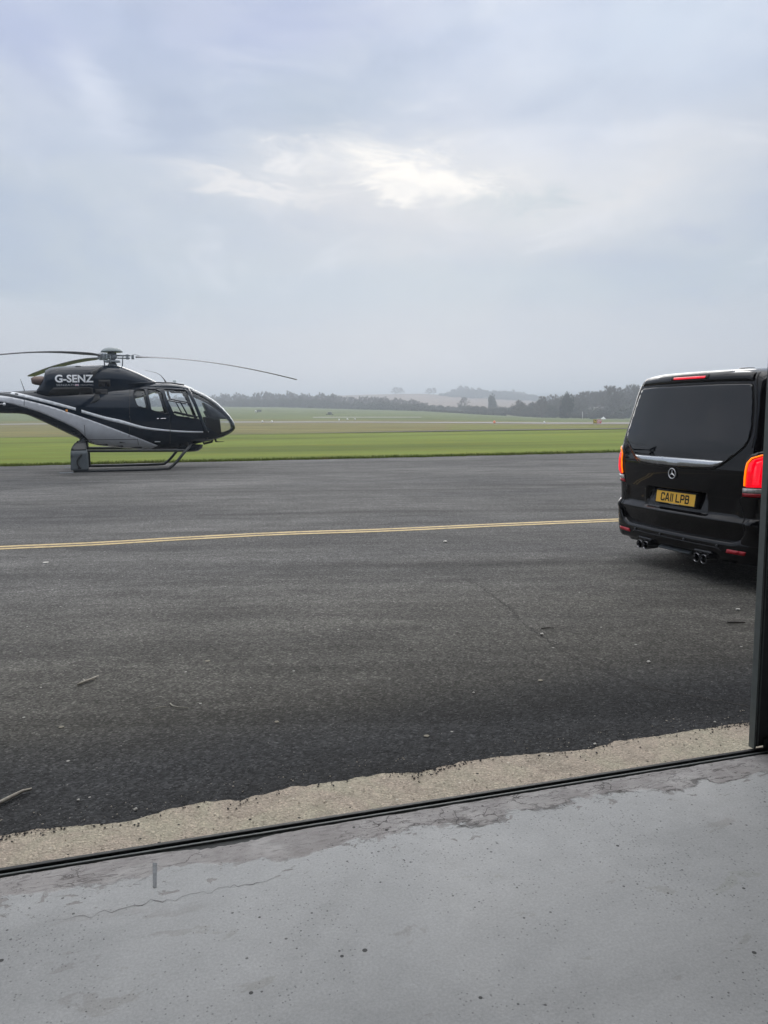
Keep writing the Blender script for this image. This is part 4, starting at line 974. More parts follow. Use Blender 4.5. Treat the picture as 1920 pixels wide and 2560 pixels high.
for az, tipz in ((72, 2.50), (-48, 2.80), (192, 2.80)):
    wa = R_(az); d = Vector((math.sin(wa), math.cos(wa), 0)); d = Matrix.Rotation(-HY, 3, 'Z') @ d; pr = Vector((-d.y, d.x, 0))
    m = MB(); secs = []
    for r_ in list(np.linspace(.62, 1.1, 6))+list(np.linspace(1.2, BL, 24)):
        t = (r_-.5)/(BL-.5); z_ = 3.12+(tipz-3.12)*(t**1.75)+.03*math.sin(PI*t)
        ch = .06+(.15-.06)*min(1, (r_-.62)/.55); th = .024+.02*(1-min(1, (r_-.62)/.5))
        if r_ > BL-.12: ch *= .80
        tw = R_(9-7*t); c_ = rot+d*r_+Vector((0, 0, z_)); ring = []
        for k in range(12):
            q = 2*PI*k/12; a_ = math.cos(q)*ch; b_ = math.sin(q)*th*(.6+.4*math.cos(q)); ring.append(c_+pr*(a_*math.cos(tw))+Vector((0, 0, b_+a_*math.sin(tw))))
        secs.append(ring)
    m.add([p for r_ in secs for p in r_], [(i*12+k, i*12+(k+1) % 12, (i+1)*12+(k+1) % 12, (i+1)*12+k) for i in range(len(secs)-1) for k in range(12)]+[tuple(range(11, -1, -1)), tuple((len(secs)-1)*12+k for k in range(12))], True)
    bl = m.build('rotor_blade', M_ROTB, heli)
    m = MB(); rm = Matrix((d, pr, Vector((0, 0, 1)))).transposed()
    m.box(rot+d*.30+Vector((0, 0, 3.155)), (.36, .12, .035), rot=rm); m.box(rot+d*.30+Vector((0, 0, 3.085)), (.34, .10, .03), rot=rm)
    m.box(rot+d*.40+Vector((0, 0, 3.12)), (.07, .15, .13), rot=rm); m.box(rot+d*.54+Vector((0, 0, 3.115)), (.07, .17, .11), rot=rm)
    m.tube([rot+d*.45+pr*.06+Vector((0, 0, 3.14)), rot+d*.60+pr*.05+Vector((0, 0, 3.20)), rot+d*.78+pr*.03+Vector((0, 0, 3.14))], .008, 6)
    m.build('blade_grip', M_METG, bl, bevel=.006)
# beacon, aerials, lamps under the nose
m = MB(); m.lathe([(.045, 2.38), (.05, 2.47), (.04, 2.485), (0, 2.49)], (1.74, .10, 0), 14); m.build('beacon', M_LAMPC, heli)
m = MB(); m.tube([(1.50, 0, 2.40), (1.45, 0, 2.50), (1.36, 0, 2.62), (1.24, 0, 2.69), (.95, 0, 2.76)], [.028, .014, .007, .005, .003], 6); m.build('antenna', M_BLKM, heli)
m = MB(); m.tube([(-2.17, 0, 2.18), (-2.26, 0, 2.52)], [.012, .005], 6); m.build('antenna', M_METD, heli)
m = MB(); m.tube([(-2.9, -.30, 1.86), (-2.68, -.31, 1.855)], .01, 6); m.lathe([(0, -.04), (.035, -.02), (.04, 0), (.03, .03), (0, .04)], (-2.66, -.31, 1.85), 12, 'X'); m.build('tail_sensor', M_LETTER, heli)
m = MB(); m.tube([(2.45, 0, .74), (2.47, 0, .665), (2.70, 0, .715), (2.72, 0, .77)], .035, 8); m.tube([(2.80, -.05, .80), (2.81, -.05, .72), (2.87, -.05, .71), (3.04, -.05, .715)], [.035, .025, .012, .006], 8); m.build('landing_light', M_BLKM, heli)
m = MB(); m.lathe([(0, .44), (.30, .46), (.42, .54), (.45, .64)], (2.0, 0, 0), 20); m.build('belly_fairing', M_HELI, heli)
# tail: shrouded fan, fin and tailplane (reflected in the van's window)
fen = MB(); fen.lathe([(.38, -.12), (.44, -.14), (.56, -.11), (.60, 0), (.56, .11), (.44, .14), (.38, .12), (.38, -.12)], (-6.75, 0, 2.35), 36, 'Y'); fen.build('fan_shroud', M_HELI, heli)
m = MB()
for k in range(8):
    q = k*PI/4; m.box((-6.75+math.cos(q)*.22, 0, 2.35+math.sin(q)*.22), (.34, .02, .07), rot=Matrix.Rotation(-q, 3, 'Y'))
m.lathe([(0, -.08), (.09, -.06), (.09, .06), (0, .08)], (-6.75, 0, 2.35), 14, 'Y'); m.build('tail_fan', M_METG, heli)
m = MB(); prof = [(-6.35, 2.85), (-6.95, 3.72), (-7.30, 3.74), (-7.25, 2.6)]
m.add([(x, y_, z) for y_ in (-.05, .05) for x, z in prof], [(0, 1, 2, 3), (7, 6, 5, 4)]+[(i, (i+1) % 4, 4+(i+1) % 4, 4+i) for i in range(4)]); m.build('tail_fin', M_HELI, heli, bevel=.02)
m = MB(); m.box((-5.0, 0, 2.22), (.42, 2.3, .05)); m.build('tailplane', M_HELI, heli, bevel=.02)

# ------------------------------------------------------------------ van (own frame: x to its right, y forwards, z up; rear face near y = 0)
VY = R_(20.0); VO = Vector((2.707, 7.121, 0))
van = tag(empty('van', VO, VY-PI/2), 'black passenger van seen from behind with its tail lights lit and a yellow number plate', 'van')
FR = [(.20, .07), (.28, .035), (.36, .03), (.40, .035), (.52, .0), (.552, -.020), (.566, -.024), (.585, -.010), (.605, .004), (.66, .004), (.78, -.004), (.85, -.014), (.95, -.026), (1.02, -.026), (1.08, -.016), (1.15, -.010), (1.23, .003), (1.31, .024), (1.40, .048), (1.55, .083), (1.70, .113), (1.745, .121), (1.785, .128), (1.825, .15), (1.853, .20), (1.870, .31), (1.878, .50)]
WZ = [(.20, .88), (.28, .935), (.36, .950), (.50, .956), (.80, .958), (1.05, .950), (1.2, .935), (1.5, .890), (1.68, .855), (1.745, .832), (1.795, .80), (1.835, .755), (1.860, .68), (1.873, .57), (1.878, .40)]
FF = [(.20, 4.95), (.30, 5.05), (.55, 5.12), (.75, 5.10), (.95, 4.95), (1.08, 4.55), (1.15, 4.25), (1.5, 3.72), (1.8, 3.20), (1.855, 2.9), (1.878, 2.4)]
CR = [(.20, .16), (1.0, .16), (1.8, .14), (1.878, .2)]
BOW = [(.2, .07), (1.0, .085), (1.7, .075), (1.878, .09)]
vfr = lambda z: (spl(z, FR) if z > 1.0 else interp(z, FR)); vw = lambda z: interp(z, WZ); vff = lambda z: interp(z, FF)
def sst(x, a, b): t = max(0, min(1, (x-a)/(b-a))); return t*t*(3-2*t)
def rear_detail(u, z):
    d = 0.0
    au = abs(u)
    # number plate recess: a trapezoid that gets deeper upwards
    wtop = .375+.05*0; inside_ = sst(.395+.03*(.79-z)/.2-au, 0, .022)*sst(z, .572, .60)*sst(.79-z, 0, .014)
    d += inside_*(.012+.055*sst(z, .575, .78))
    # shelf below the side fields of the tailgate
    side = sst(au, .41, .44)*sst(z, .60, .625)*sst(.775-z, 0, .02)*sst(.74-au, 0, .04)
    d += side*.010
    return d
def contour(z):
    w_ = vw(z); r = min(interp(z, CR), w_*.5); bow = interp(z, BOW); f0 = vfr(z); pts = []
    n1, n2, n3 = 46, 12, 60
    for i in range(n1+1):
        u = (w_-r)*i/n1; pts.append((u, f0+bow*(u/w_)**2.4+(rear_detail(u, z) if .5 < z < .85 else 0)))
    fe = pts[-1][1]
    for i in range(1, n2+1):
        q = PI/2*i/n2; pts.append(((w_-r)+r*math.sin(q), fe+r*(1-math.cos(q))))
    y1 = pts[-1][1]; rf = min(.45, w_*.8); fend = vff(z)
    for i in range(1, n3+1): pts.append((w_, y1+(fend-rf*.7-y1)*i/n3))
    yf = pts[-1][1]
    for i in range(1, 13):
        q = PI/2*i/12; pts.append((w_-rf*(1-math.cos(q)), yf+rf*.7*math.sin(q)))
    for i in range(1, 9): pts.append(((w_-rf)*(1-i/8), fend))
    return pts
zs = list(np.arange(.20, .54, .02))+list(np.arange(.54, .82, .008))+list(np.arange(.82, 1.735, .03))+[1.745, 1.765, 1.785, 1.805, 1.825, 1.84, 1.853, 1.862, 1.870, 1.874, 1.878]
rings = []
for z in zs:
    c = contour(z); rings.append([(x, y, z) for x, y in c]+[(-x, y, z) for x, y in c[-2:0:-1]])
nr_ = len(rings[0]); m = MB()
vs = [p for r_ in rings for p in r_]; fs = [(i*nr_+k, i*nr_+(k+1) % nr_, (i+1)*nr_+(k+1) % nr_, (i+1)*nr_+k) for i in range(len(rings)-1) for k in range(nr_)]
fs += [tuple(range(nr_-1, -1, -1)), tuple((len(rings)-1)*nr_+k for k in range(nr_))]
m.add(vs, fs, True); vb = m.build('body', M_VAN, van)
_cc = {}
def vsurf(a, z, off=0.0):
    """a = distance along the body's plan outline from the middle of the rear, sign = side"""
    def at(a, z):
        k = round(z, 3)
        if k not in _cc:
            c = contour(k); A = [0.0]
            for i in range(1, len(c)): A.append(A[-1]+math.hypot(c[i][0]-c[i-1][0], c[i][1]-c[i-1][1]))
            _cc[k] = (A, [p[0] for p in c], [p[1] for p in c])
        A, X, Y = _cc[k]; return float(np.interp(a, A, X)), float(np.interp(a, A, Y))
    s_ = 1 if a >= 0 else -1; a = abs(a); e = .012
    x, y = at(a, z); x1, y1 = at(a+e, z); x0, y0 = at(max(0, a-e), z)
    T = Vector((x1-x0, y1-y0, 0)).normalized()
    xa, ya = at(a, z+e); xb, yb_ = at(a, z-e); U = Vector((xa-xb, ya-yb_, 2*e)).normalized()
    n_ = T.cross(U)                          # outward for the right half
    if n_.length < 1e-6: n_ = Vector((0, -1, 0))
    n_.normalize(); p = Vector((x, y, z))+n_*off
    return (p.x*s_, p.y, p.z)
vrear = vsurf
def vp(name, poly, mat, off=.004, rnd=0.0, step=.03, depth=.01, parent=None, holes=(), bevel=0):
    m = MB(); patch(m, poly, vsurf, off, rnd, step, depth, holes); return m.build(name, mat, parent or van)
b = NB('tinted_window'); co = b.co()
b.set(col=(.004, .0045, .006), rough=.02, spec=.62); M_TINT = b.m
M_SEAMV = simple('seam_black', (.002, .002, .002), .7)
M_PLAST = simple('gloss_black_trim', (.006, .006, .007), .18, nscale=10)
M_STRIPC = simple('brushed_chrome_strip', (.50, .52, .54), .16, .9, nscale=6, var=.05)
def emis(name, col, e, base=None, rough=.15):
    b = NB(name); b.set(col=base or col, rough=rough, coat=.6, coatr=.03, emc=col)
    v = b.ramp(b.noise(b.co(), 9, 3, .5), [(.3, e*.8), (.7, e*1.15)]); b.set(ems=v); return b.m
M_REDL = emis('lit_red_lamp', (1.0, .0, .015), .95, (.12, .0, .0))
M_REDH = emis('lit_red_strip', (1.0, .012, .03), 1.25, (.2, .0, .0))
M_ORL = emis('lit_amber_edge', (1.0, .20, .0), 1.3, (.3, .06, .0))
M_REDD = simple('dark_red_reflector', (.42, .010, .02), .12, nscale=60, var=.2)
M_CLEARL = simple('clear_lamp_band', (.60, .58, .57), .2, .1, nscale=50, var=.3)
M_BRK = emis('lit_brake_bar', (1.0, .0, .02), .85, (.2, .0, .01))
b = NB('plate_yellow'); b.set(col=b.mix(.15, (.95, .55, .05), b.ramp(b.noise(b.co(), 30, 5, .6), [(.3, (.62, .33, .03)), (.7, (.76, .44, .05))])), rough=.35); M_PLY = b.m
WH = [(.705, 1.728), (.755, 1.56), (.795, 1.35), (.796, 1.27), (.765, 1.20), (.66, 1.112), (.565, 1.040), (.47, 1.000)]
win = rounded([(0, 1.742), (.5, 1.740)]+WH+[(0, .988)]+[(-a, z) for a, z in WH[::-1]]+[(-.5, 1.740)], .03)
cw_ = Vector((0, 1.38)); win_o = [tuple(Vector(p)+(Vector(p)-cw_).normalized()*.005) for p in win]
vp('tailgate_seam', win_o, M_SEAMV, .004, 0, .02, .004)
vp('rear_window', win, M_TINT, .007, .002, .02, .004)
# seam between tailgate and spoiler / body sides
def seam(pts, wd=.008, off=.0025, name='panel_gap', mat=None):
    P = [Vector(p) for p in pts]; L_ = []; R2 = []
    for i, p in enumerate(P):
        t = (P[min(i+1, len(P)-1)]-P[max(i-1, 0)]).normalized(); n_ = Vector((-t.y, t.x))*wd/2; L_.append(tuple(p+n_)); R2.append(tuple(p-n_))
    return vp(name, L_+R2[::-1], mat or M_SEAMV, off, 0, .03, .004)
for s_ in (-1, 1):
    seam([(s_*.72, 1.825), (s_*.735, 1.75), (s_*.785, 1.55), (s_*.828, 1.33), (s_*.835, 1.20)][::s_], .007)
    seam([(s_*.775, .79), (s_*.80, .60), (s_*.80, .45)][::s_], .007)
sp = rounded([(-.715, 1.748), (-.5, 1.758), (0, 1.762), (.5, 1.758), (.715, 1.748), (.70, 1.828), (.4, 1.852), (0, 1.856), (-.4, 1.852), (-.70, 1.828)], .02)
vp('roof_spoiler', sp, M_VAN, .014, .02, .02, .006)
vp('brake_light_housing', rounded([(-.245, 1.785), (.245, 1.785), (.235, 1.822), (-.235, 1.822)], .012), M_SEAMV, .0185, .002, .03, .004)
vp('brake_light', rounded([(-.20, 1.792), (.20, 1.792), (.205, 1.809), (-.205, 1.809)], .005), M_BRK, .022, .003, .02, .004)
m = MB(); m.lathe([(.08, 1.872), (.08, 1.905), (.068, 1.916), (0, 1.918)], (-.20, 1.0, 0), 24); m.build('roof_pod', M_PLAST, van, bevel=.006)
strip_ = [(-.585, 1.078), (-.3, 1.081), (0, 1.082), (.3, 1.081), (.585, 1.078), (.54, 1.045), (.47, 1.022), (.3, 1.012), (0, 1.008), (-.3, 1.012), (-.47, 1.022), (-.54, 1.045)]
vp('chrome_strip', strip_, M_STRIPC, .016, .010, .02, .008)
# emblem: ring with a three-pointed star
em = MB(); ce = Vector(vsurf(0.0001, .936, .012)); RR = .046
ring = []
for k in range(48):
    q = 2*PI*k/48
    for j in range(8):
        t = 2*PI*j/8; rr = RR+.0045*math.cos(t); ring.append(ce+Vector((math.cos(q)*rr, -.004*math.sin(t), math.sin(q)*rr)))
em.add(ring, [(k*8+j, ((k+1) % 48)*8+j, ((k+1) % 48)*8+(j+1) % 8, k*8+(j+1) % 8) for k in range(48) for j in range(8)], True)
for k in range(3):
    q = PI/2+k*2*PI/3; d = Vector((math.cos(q), 0, math.sin(q))); p_ = Vector((-math.sin(q), 0, math.cos(q)))
    em.add([ce+d*RR, ce+p_*.0105-d*.006, ce-p_*.0105-d*.006, ce+Vector((0, -.009, 0)), ce+Vector((0, .006, 0))], [(0, 1, 3), (0, 3, 2), (0, 4, 1), (0, 2, 4), (1, 4, 2), (1, 2, 3)])
em.build('emblem', simple('emblem_silver', (.80, .81, .83), .25, .35, var=.03), van)
# number plate
pc_ = Vector((.008, .008, .699)); tilt = Matrix.Rotation(R_(-7), 3, 'X')
def pq(x, y, z): return pc_+tilt @ Vector((x, y, z))
m = MB(); m.box(pc_+Vector((0, .035, 0)), (.545, .07, .135), rot=tilt); m.build('plate_holder', M_SEAMV, van, bevel=.004)
m = MB(); m.box(pq(0, -.003, .004), (.518, .006, .110), rot=tilt); npl = m.build('number_plate', M_PLY, van, bevel=.002)
m = MB()
for c_, d_ in (((0, -.004, .0605), (.53, .008, .004)), ((0, -.004, -.0535), (.53, .008, .006)), ((-.262, -.004, .004), (.005, .008, .116)), ((.262, -.004, .004), (.005, .008, .116))): m.box(pq(*c_), d_, rot=tilt)
m.build('plate_rim', M_SEAMV, npl)
# plate letters drawn as strokes, 79 mm high
GL = {'C': [[(.9, .78), (.9, .88), (.75, 1), (.25, 1), (.1, .88), (.1, .12), (.25, 0), (.75, 0), (.9, .12), (.9, .22)]], 'A': [[(.05, 0), (.42, 1), (.58, 1), (.95, 0)], [(.2, .28), (.8, .28)]],
      '1': [[(.5, 0), (.5, 1)]], 'L': [[(.12, 1), (.12, 0), (.92, 0)]], 'P': [[(.12, 0), (.12, 1), (.75, 1), (.9, .88), (.9, .56), (.75, .44), (.12, .44)]],
      'B': [[(.12, 0), (.12, 1), (.72, 1), (.86, .9), (.86, .62), (.72, .53), (.12, .53)], [(.72, .53), (.9, .42), (.9, .12), (.75, 0), (.12, 0)]]}
m = MB(); xcur = -.190; hh_ = .079; bw = .014
for ch in 'CA11 LPB':
    if ch == ' ': xcur += .030; continue
    w_ = .030 if ch == '1' else .050
    x0_ = xcur
    for stx in GL[ch]:
        P = [Vector((x0_+w_*p[0] if ch != '1' else x0_+.010, -.0355+.007+(hh_-.014)*p[1])) for p in stx]
        for i in range(len(P)-1):
            t = (P[i+1]-P[i]).normalized(); n_ = Vector((-t.y, t.x))*bw/2; e_ = t*bw*.42
            q = [P[i]-e_+n_, P[i]-e_-n_, P[i+1]+e_-n_, P[i+1]+e_+n_]
            m.add([pq(a.x, -.0065-.0004*(i % 3), a.y) for a in q], [(0, 1, 2, 3)])
    xcur += .024 if ch == '1' else .061
m.build('plate_characters', M_SEAMV, npl)
m = MB()
for i in range(13): m.box(pq(-.065+i*.0105, -.0085, -.0535), (.0075 if i % 4 else .009, .002, .0042 if i % 3 else .003), rot=tilt)
m.build('dealer_lettering', M_LETTER2, npl)
# tail lights wrapping round both corners
for s_ in (-1, 1):
    def po(pts, k=.042): return [(s_*(a+k), z) for a, z in (pts if s_ > 0 else pts[::-1])]
    vp('light_housing', po(rounded([(.722, .785), (1.17, .80), (1.20, .90), (1.19, 1.185), (1.05, 1.19), (.86, 1.172), (.785, 1.145), (.750, 1.095), (.735, .88)], .01)), M_PLAST, .006, .006, .02, .006)
    tl = vp('tail_light', po(rounded([(.765, .874), (1.15, .882), (1.16, 1.148), (1.05, 1.148), (.88, 1.134), (.814, 1.108), (.785, 1.071), (.770, .95)], .012)), M_REDL, .012, .006, .02, .004)
    vp('reversing_lamp', po([(.738, .828), (1.15, .838), (1.15, .870), (.742, .866)]), M_CLEARL, .0125, .004, .02, .004, tl)
    vp('side_reflector', po([(.732, .793), (1.14, .803), (1.148, .832), (.736, .824)]), M_REDD, .0115, .004, .02, .004, tl)
    m = MB(); path = [(.762, .885), (.768, .95), (.778, 1.075), (.806, 1.116), (.875, 1.142), (1.05, 1.156), (1.13, 1.158)]; Lp = []; Rp = []
    for i, p in enumerate(path):
        p = Vector(p); t = (Vector(path[min(i+1, len(path)-1)])-Vector(path[max(i-1, 0)])).normalized(); n_ = Vector((-t.y, t.x))*.0055; Lp.append(tuple(p+n_)); Rp.append(tuple(p-n_))
    vp('light_edge', po(Lp+Rp[::-1]), M_ORL, .019, .003, .012, .004, tl)
    vp('light_strip', po([(.83, .90), (.875, .90), (.89, 1.10), (.845, 1.085)]), M_REDH, .017, .003, .02, .004, tl)
    # dark glass of the body side
    vp('side_window', po(rounded([(1.22, 1.14), (2.75, 1.12), (2.75, 1.66), (1.16, 1.68), (1.10, 1.60)], .05)), M_TINT, .005, .004, .06, .004)
    vp('side_window', po(rounded([(2.80, 1.12), (4.05, 1.10), (3.75, 1.66), (2.80, 1.66)], .05)), M_TINT, .005, .004, .06, .004)
    vp('wheel_arch', po([(1.20+.83-.42+.0, .22)]+[(2.03-.42*math.cos(q), .34+.40*math.sin(q)) for q in np.linspace(0, PI, 18)]+[(2.45, .22)]), M_SEAMV, .004, 0, .06, .004)
    vp('wheel_arch', po([(4.82, .22)]+[(5.24-.42*math.cos(q), .34+.40*math.sin(q)) for q in np.linspace(0, PI, 18)]+[(5.66, .22)]), M_SEAMV, .004, 0, .06, .004)
    vp('reflector', po(rounded([(.64, .296), (.82, .298), (.83, .332), (.65, .330)], .006), 0), M_REDD, .054, .003, .02, .02)
    for a_ in (.16, .545):
        p_ = Vector(vsurf(s_*a_, .345, .047)); m = MB(); m.tube([p_, p_+Vector((0, -.006, 0))], .011, 12); m.build('parking_sensor', M_METD, van)
# bumper: shell with raised wings at the corners
half = [(0, .386), (.55, .388), (.68, .395), (.765, .43), (.81, .50), (.835, .585), (.85, .612), (1.12, .615), (1.45, .60), (1.45, .24), (1.1, .225), (.80, .235), (.45, .25), (0, .25)]
bump = half[:-1]+[half[-1]]+[(-a, z) for a, z in half[-2:0:-1]]
m = MB(); patch(m, bump, lambda a, z, o: vsurf(a, z, o*(1-.72*sst(z, .40, .60)) if o > 0 else o), .045, .03, .02, .01); m.build('bumper', M_VAN, van)
vp('bumper_line', rounded([(-.60, .300), (-.56, .330), (.56, .330), (.60, .300), (.60, .292), (.555, .322), (-.555, .322), (-.60, .292)], .0), M_PLAST, .053, .002, .02, .02)
vp('diffuser', rounded([(-.70, .215), (-.30, .245), (.30, .245), (.70, .215), (.66, .262), (-.66, .262)], .012), M_PLAST, .035, .01, .03, .03)
vp('bumper_blade', rounded([(-.21, .222), (.21, .222), (.21, .236), (-.21, .236)], .004), M_FAIR, .052, .003, .02, .01)
M_EXT = simple('dark_chrome', (.22, .22, .23), .18, .95, nscale=30)
for s_ in (-1, 1):
    vp('exhaust_surround', [(s_*a, z) for a, z in rounded([(.28, .262), (.50, .262), (.49, .285), (.29, .285)], .008)][::s_], M_PLAST, .058, .008, .02, .02)
    for dx_ in (-.044, .044):
        x_ = s_*.390+dx_; m = MB()
        m.lathe([(.040, .10), (.0415, -.030), (.040, -.036), (.0365, -.034), (.036, .0), (.034, .06)], (x_, .0, .205), 24, 'Y'); ex = m.build('exhaust_tip', M_EXT, van)
        m = MB(); m.lathe([(.0355, 0), (.033, .02), (0, .02)], (x_, .01, .205), 20, 'Y'); m.build('exhaust_bore', M_SEAMV, ex)
# underside, axle and wheels
m = MB(); m.box((0, 2.55, .235), (1.66, 4.4, .10)); m.build('underbody', M_SEAMV, van)
m = MB(); m.tube([(-.75, 1.0, .30), (.75, 1.0, .30)], .05, 10); m.build('axle', M_SEAMV, van)
b = NB('tyre_rubber'); co = b.co(); b.set(col=b.ramp(b.noise(co, 20, 5, .6), [(.3, (.012, .012, .012)), (.7, (.03, .03, .03))]), rough=.85); M_TYRE = b.m
M_RIM = simple('alloy_rim', (.30, .31, .32), .3, .8)
for s_ in (-1, 1):
    for yy_ in (1.02, 4.22):
        wh = MB(); R0 = .335
        prof = [(.20, -.115), (.30, -.118), (.325, -.108), (R0, -.09)]
        for g in (-.06, -.02, .02, .06): prof += [(R0, g-.014), (R0-.008, g-.012), (R0-.008, g-.004), (R0, g-.002)]
        prof += [(R0, .09), (.325, .108), (.30, .118), (.20, .115)]
        wh.lathe(prof, (s_*.845, yy_, R0-.016), 48, 'X'); wt_ = wh.build('wheel', M_TYRE, van)
        m = MB(); m.lathe([(.0, .02*s_), (.05, .03*s_), (.06, .0), (.20, -.02*s_), (.235, .05*s_), (.24, .10*s_)], (s_*.86, yy_, R0-.016), 32, 'X')
        for k in range(10):
            q = k*PI/5; m.box((s_*.90, yy_+.13*math.cos(q), R0-.016+.13*math.sin(q)), (.03, .20, .025), rot=Matrix.Rotation(q, 3, 'X'))
        m.build('rim', M_RIM, wt_)

# ------------------------------------------------------------------ trees and hedges
M_BARK = simple('bare_branches', (.13, .115, .09), .9, nscale=.6, var=.25)
M_BARK2 = simple('pale_branches', (.12, .105, .08), .9, nscale=.6, var=.25)
M_IVY = simple('dark_foliage', (.045, .055, .032), .9, nscale=.8, var=.45)
M_HEDGE = simple('hedge_foliage', (.08, .08, .05), .9, nscale=.5, var=.4)
def bare_tree(seed, spread=.42, trunk=.22, ntw=2600, tww=.050, fork=7, lean=0):
    """a leafless tree of unit height 10: returns (trunk verts/faces, crown verts/faces)"""
    rd = random.Random(seed); tv = []; tf = []; cv = []; cf = []
    def limb(p, q, r0, r1, V, F):
        d = (q-p).normalized(); a = d.orthogonal().normalized(); b_ = d.cross(a); n = len(V)
        for c_, r in ((p, r0), (q, r1)):
            for k in range(4):
                an = k*PI/2; V.append(tuple(c_+(a*math.cos(an)+b_*math.sin(an))*r))
        for k in range(4): F.append((n+k, n+(k+1) % 4, n+4+(k+1) % 4, n+4+k))
    top = Vector((lean, 0, 10*trunk)); limb(Vector((0, 0, -.5)), top, .30, .22, tv, tf)
    mids = []; ax = top.copy(); H = 10.0; segs = [(top, Vector((0, 0, 1)), .2)]
    p = top; r = .20
    for i in range(4):
        q = p+Vector((rd.uniform(-.35, .35), rd.uniform(-.35, .35), (H-top.z)*.21)); limb(p, q, r, r*.72, tv, tf); mids.append((p, q, r)); p = q; r *= .72
    tips = []
    for i in range(fork*3):
        t = (i+.5)/(fork*3); z = top.z*.95+(H*.88-top.z)*t**1.1; k = min(3, int((z-top.z)/max(.1, (H-top.z)*.21))); k = max(0, k)
        a_, b_, rr = mids[k]; st = a_.lerp(b_, max(0, min(1, (z-a_.z)/max(.01, b_.z-a_.z))))
        an = i*2.4+rd.uniform(-.5, .5); up = .35+.75*t+rd.uniform(-.15, .2); L_ = H*spread*(1.0-.62*t**1.6)*rd.uniform(.7, 1.1)
        d = Vector((math.cos(an), math.sin(an), up)).normalized(); q = st+d*L_*.55; limb(st, q, rr*.55, rr*.3, cv, cf)
        for j in range(4):
            d2 = (d+Vector((rd.uniform(-.7, .7), rd.uniform(-.7, .7), rd.uniform(-.25, .65)))).normalized(); q2 = q+d2*L_*rd.uniform(.3, .55); limb(q, q2, rr*.28, rr*.12, cv, cf)
            for l_ in range(3):
                d3 = (d2+Vector((rd.uniform(-.8, .8), rd.uniform(-.8, .8), rd.uniform(-.2, .7)))).normalized(); q3 = q2+d3*L_*rd.uniform(.15, .32); limb(q2, q3, rr*.11, .018, cv, cf); tips.append((q2, q3, d3)); tips.append((q, q2, d2))
    for i in range(ntw):
        a_, b_, d = tips[rd.randrange(len(tips))]; st = a_.lerp(b_, rd.random()); dd = (d+Vector((rd.gauss(0, .6), rd.gauss(0, .6), rd.gauss(.25, .5)))).normalized(); L_ = rd.uniform(.35, 1.0)
        e_ = st+dd*L_; sdv = dd.cross(Vector((rd.gauss(0, 1), rd.gauss(0, 1), rd.gauss(0, 1)))).normalized()*tww*rd.uniform(.5, 1); n = len(cv)
        cv += [tuple(st-sdv), tuple(st+sdv), tuple(e_+sdv*.3), tuple(e_-sdv*.3)]; cf.append((n, n+1, n+2, n+3))
    return (tv, tf), (cv, cf)
def mesh_(name, vf, mat):
    me = bpy.data.meshes.new(name); me.from_pydata(vf[0], [], vf[1]); me.materials.append(mat); me.update(); return me
def bushy(seed, n, sx, sz, leaf=.28):
    """unit bush, radius 1, of leaf clusters spread through lumpy lobes"""
    rd = random.Random(seed); V = []; F = []
    lobes = [(Vector((rd.uniform(-.55, .55), rd.uniform(-.4, .4), rd.uniform(.25, .75))), rd.uniform(.28, .5)) for _ in range(9)]
    for i in range(n):
        c, r = lobes[rd.randrange(9)]; d = Vector((rd.gauss(0, 1), rd.gauss(0, 1), rd.gauss(0, 1))).normalized(); p = c+d*r*(rd.random()**.35)
        if p.z < 0: p.z = rd.random()*.15
        a = Vector((rd.gauss(0, 1), rd.gauss(0, 1), rd.gauss(0, 1))).normalized(); b_ = a.orthogonal().normalized(); s_ = leaf*rd.uniform(.3, 1)*.3; k = len(V)
        c2 = a.cross(b_); p = Vector((p.x*sx, p.y*sx, p.z*sz))
        V += [tuple(p+b_*s_), tuple(p+c2*s_), tuple(p-b_*s_), tuple(p-c2*s_*.7)]; F.append((k, k+1, k+2, k+3))
    return V, F
KINDS = []
for i, (sp_, tk, nt_, tw_) in enumerate(((.40, .20, 2600, .055), (.34, .26, 2400, .055), (.46, .16, 3000, .055), (.30, .30, 2200, .05), (.55, .16, 3600, .06))):
    T_, C_ = bare_tree(100+i, sp_, tk, nt_, tw_); KINDS.append((mesh_('trunk', T_, M_BARK), mesh_('crown', C_, M_BARK)))
BUSH = [mesh_('bush', bushy(40+i, 1500, 1, 1), M_HEDGE) for i in range(3)]
DARKB = [mesh_('crown', bushy(60+i, 2600, 1, 1, .22), M_IVY) for i in range(2)]
def tree(px, Y, h, kind, label, group=None, wide=1.0, name='bare_tree', dz=0.0):
    p = on_land(px, Y, dz); o = empty(name, p, random.random()*6.28); k = h/10
    tag(o, label, 'tree', group)
    for me, nm in zip(KINDS[kind], ('trunk', 'crown')):
        c = link(nm, me, o); c.scale = (k*wide, k*wide, k)
    return o
def one(px, Y, h, kind, label, group, wide=1.0):
    """a far tree, too small for its parts to show"""
    p = on_land(px, Y); o = bpy.data.objects.new('bare_tree', FAR[kind]); COL.objects.link(o); o.location = p; o.rotation_euler = (0, 0, random.random()*6.28); k = h/10
    o.scale = (k*wide, k*wide, k); return tag(o, label, 'tree', group)
FAR = []
for i, (sp_, tk, nt_, tw_) in enumerate(((.42, .14, 2000, .075), (.36, .18, 1900, .075), (.48, .12, 2100, .075), (.32, .2, 1800, .07))):
    T_, C_ = bare_tree(200+i, sp_, tk, nt_, tw_); n0 = len(T_[0]); FAR.append(mesh_('far_tree', (T_[0]+C_[0], T_[1]+[tuple(j+n0 for j in f) for f in C_[1]]), M_BARK))
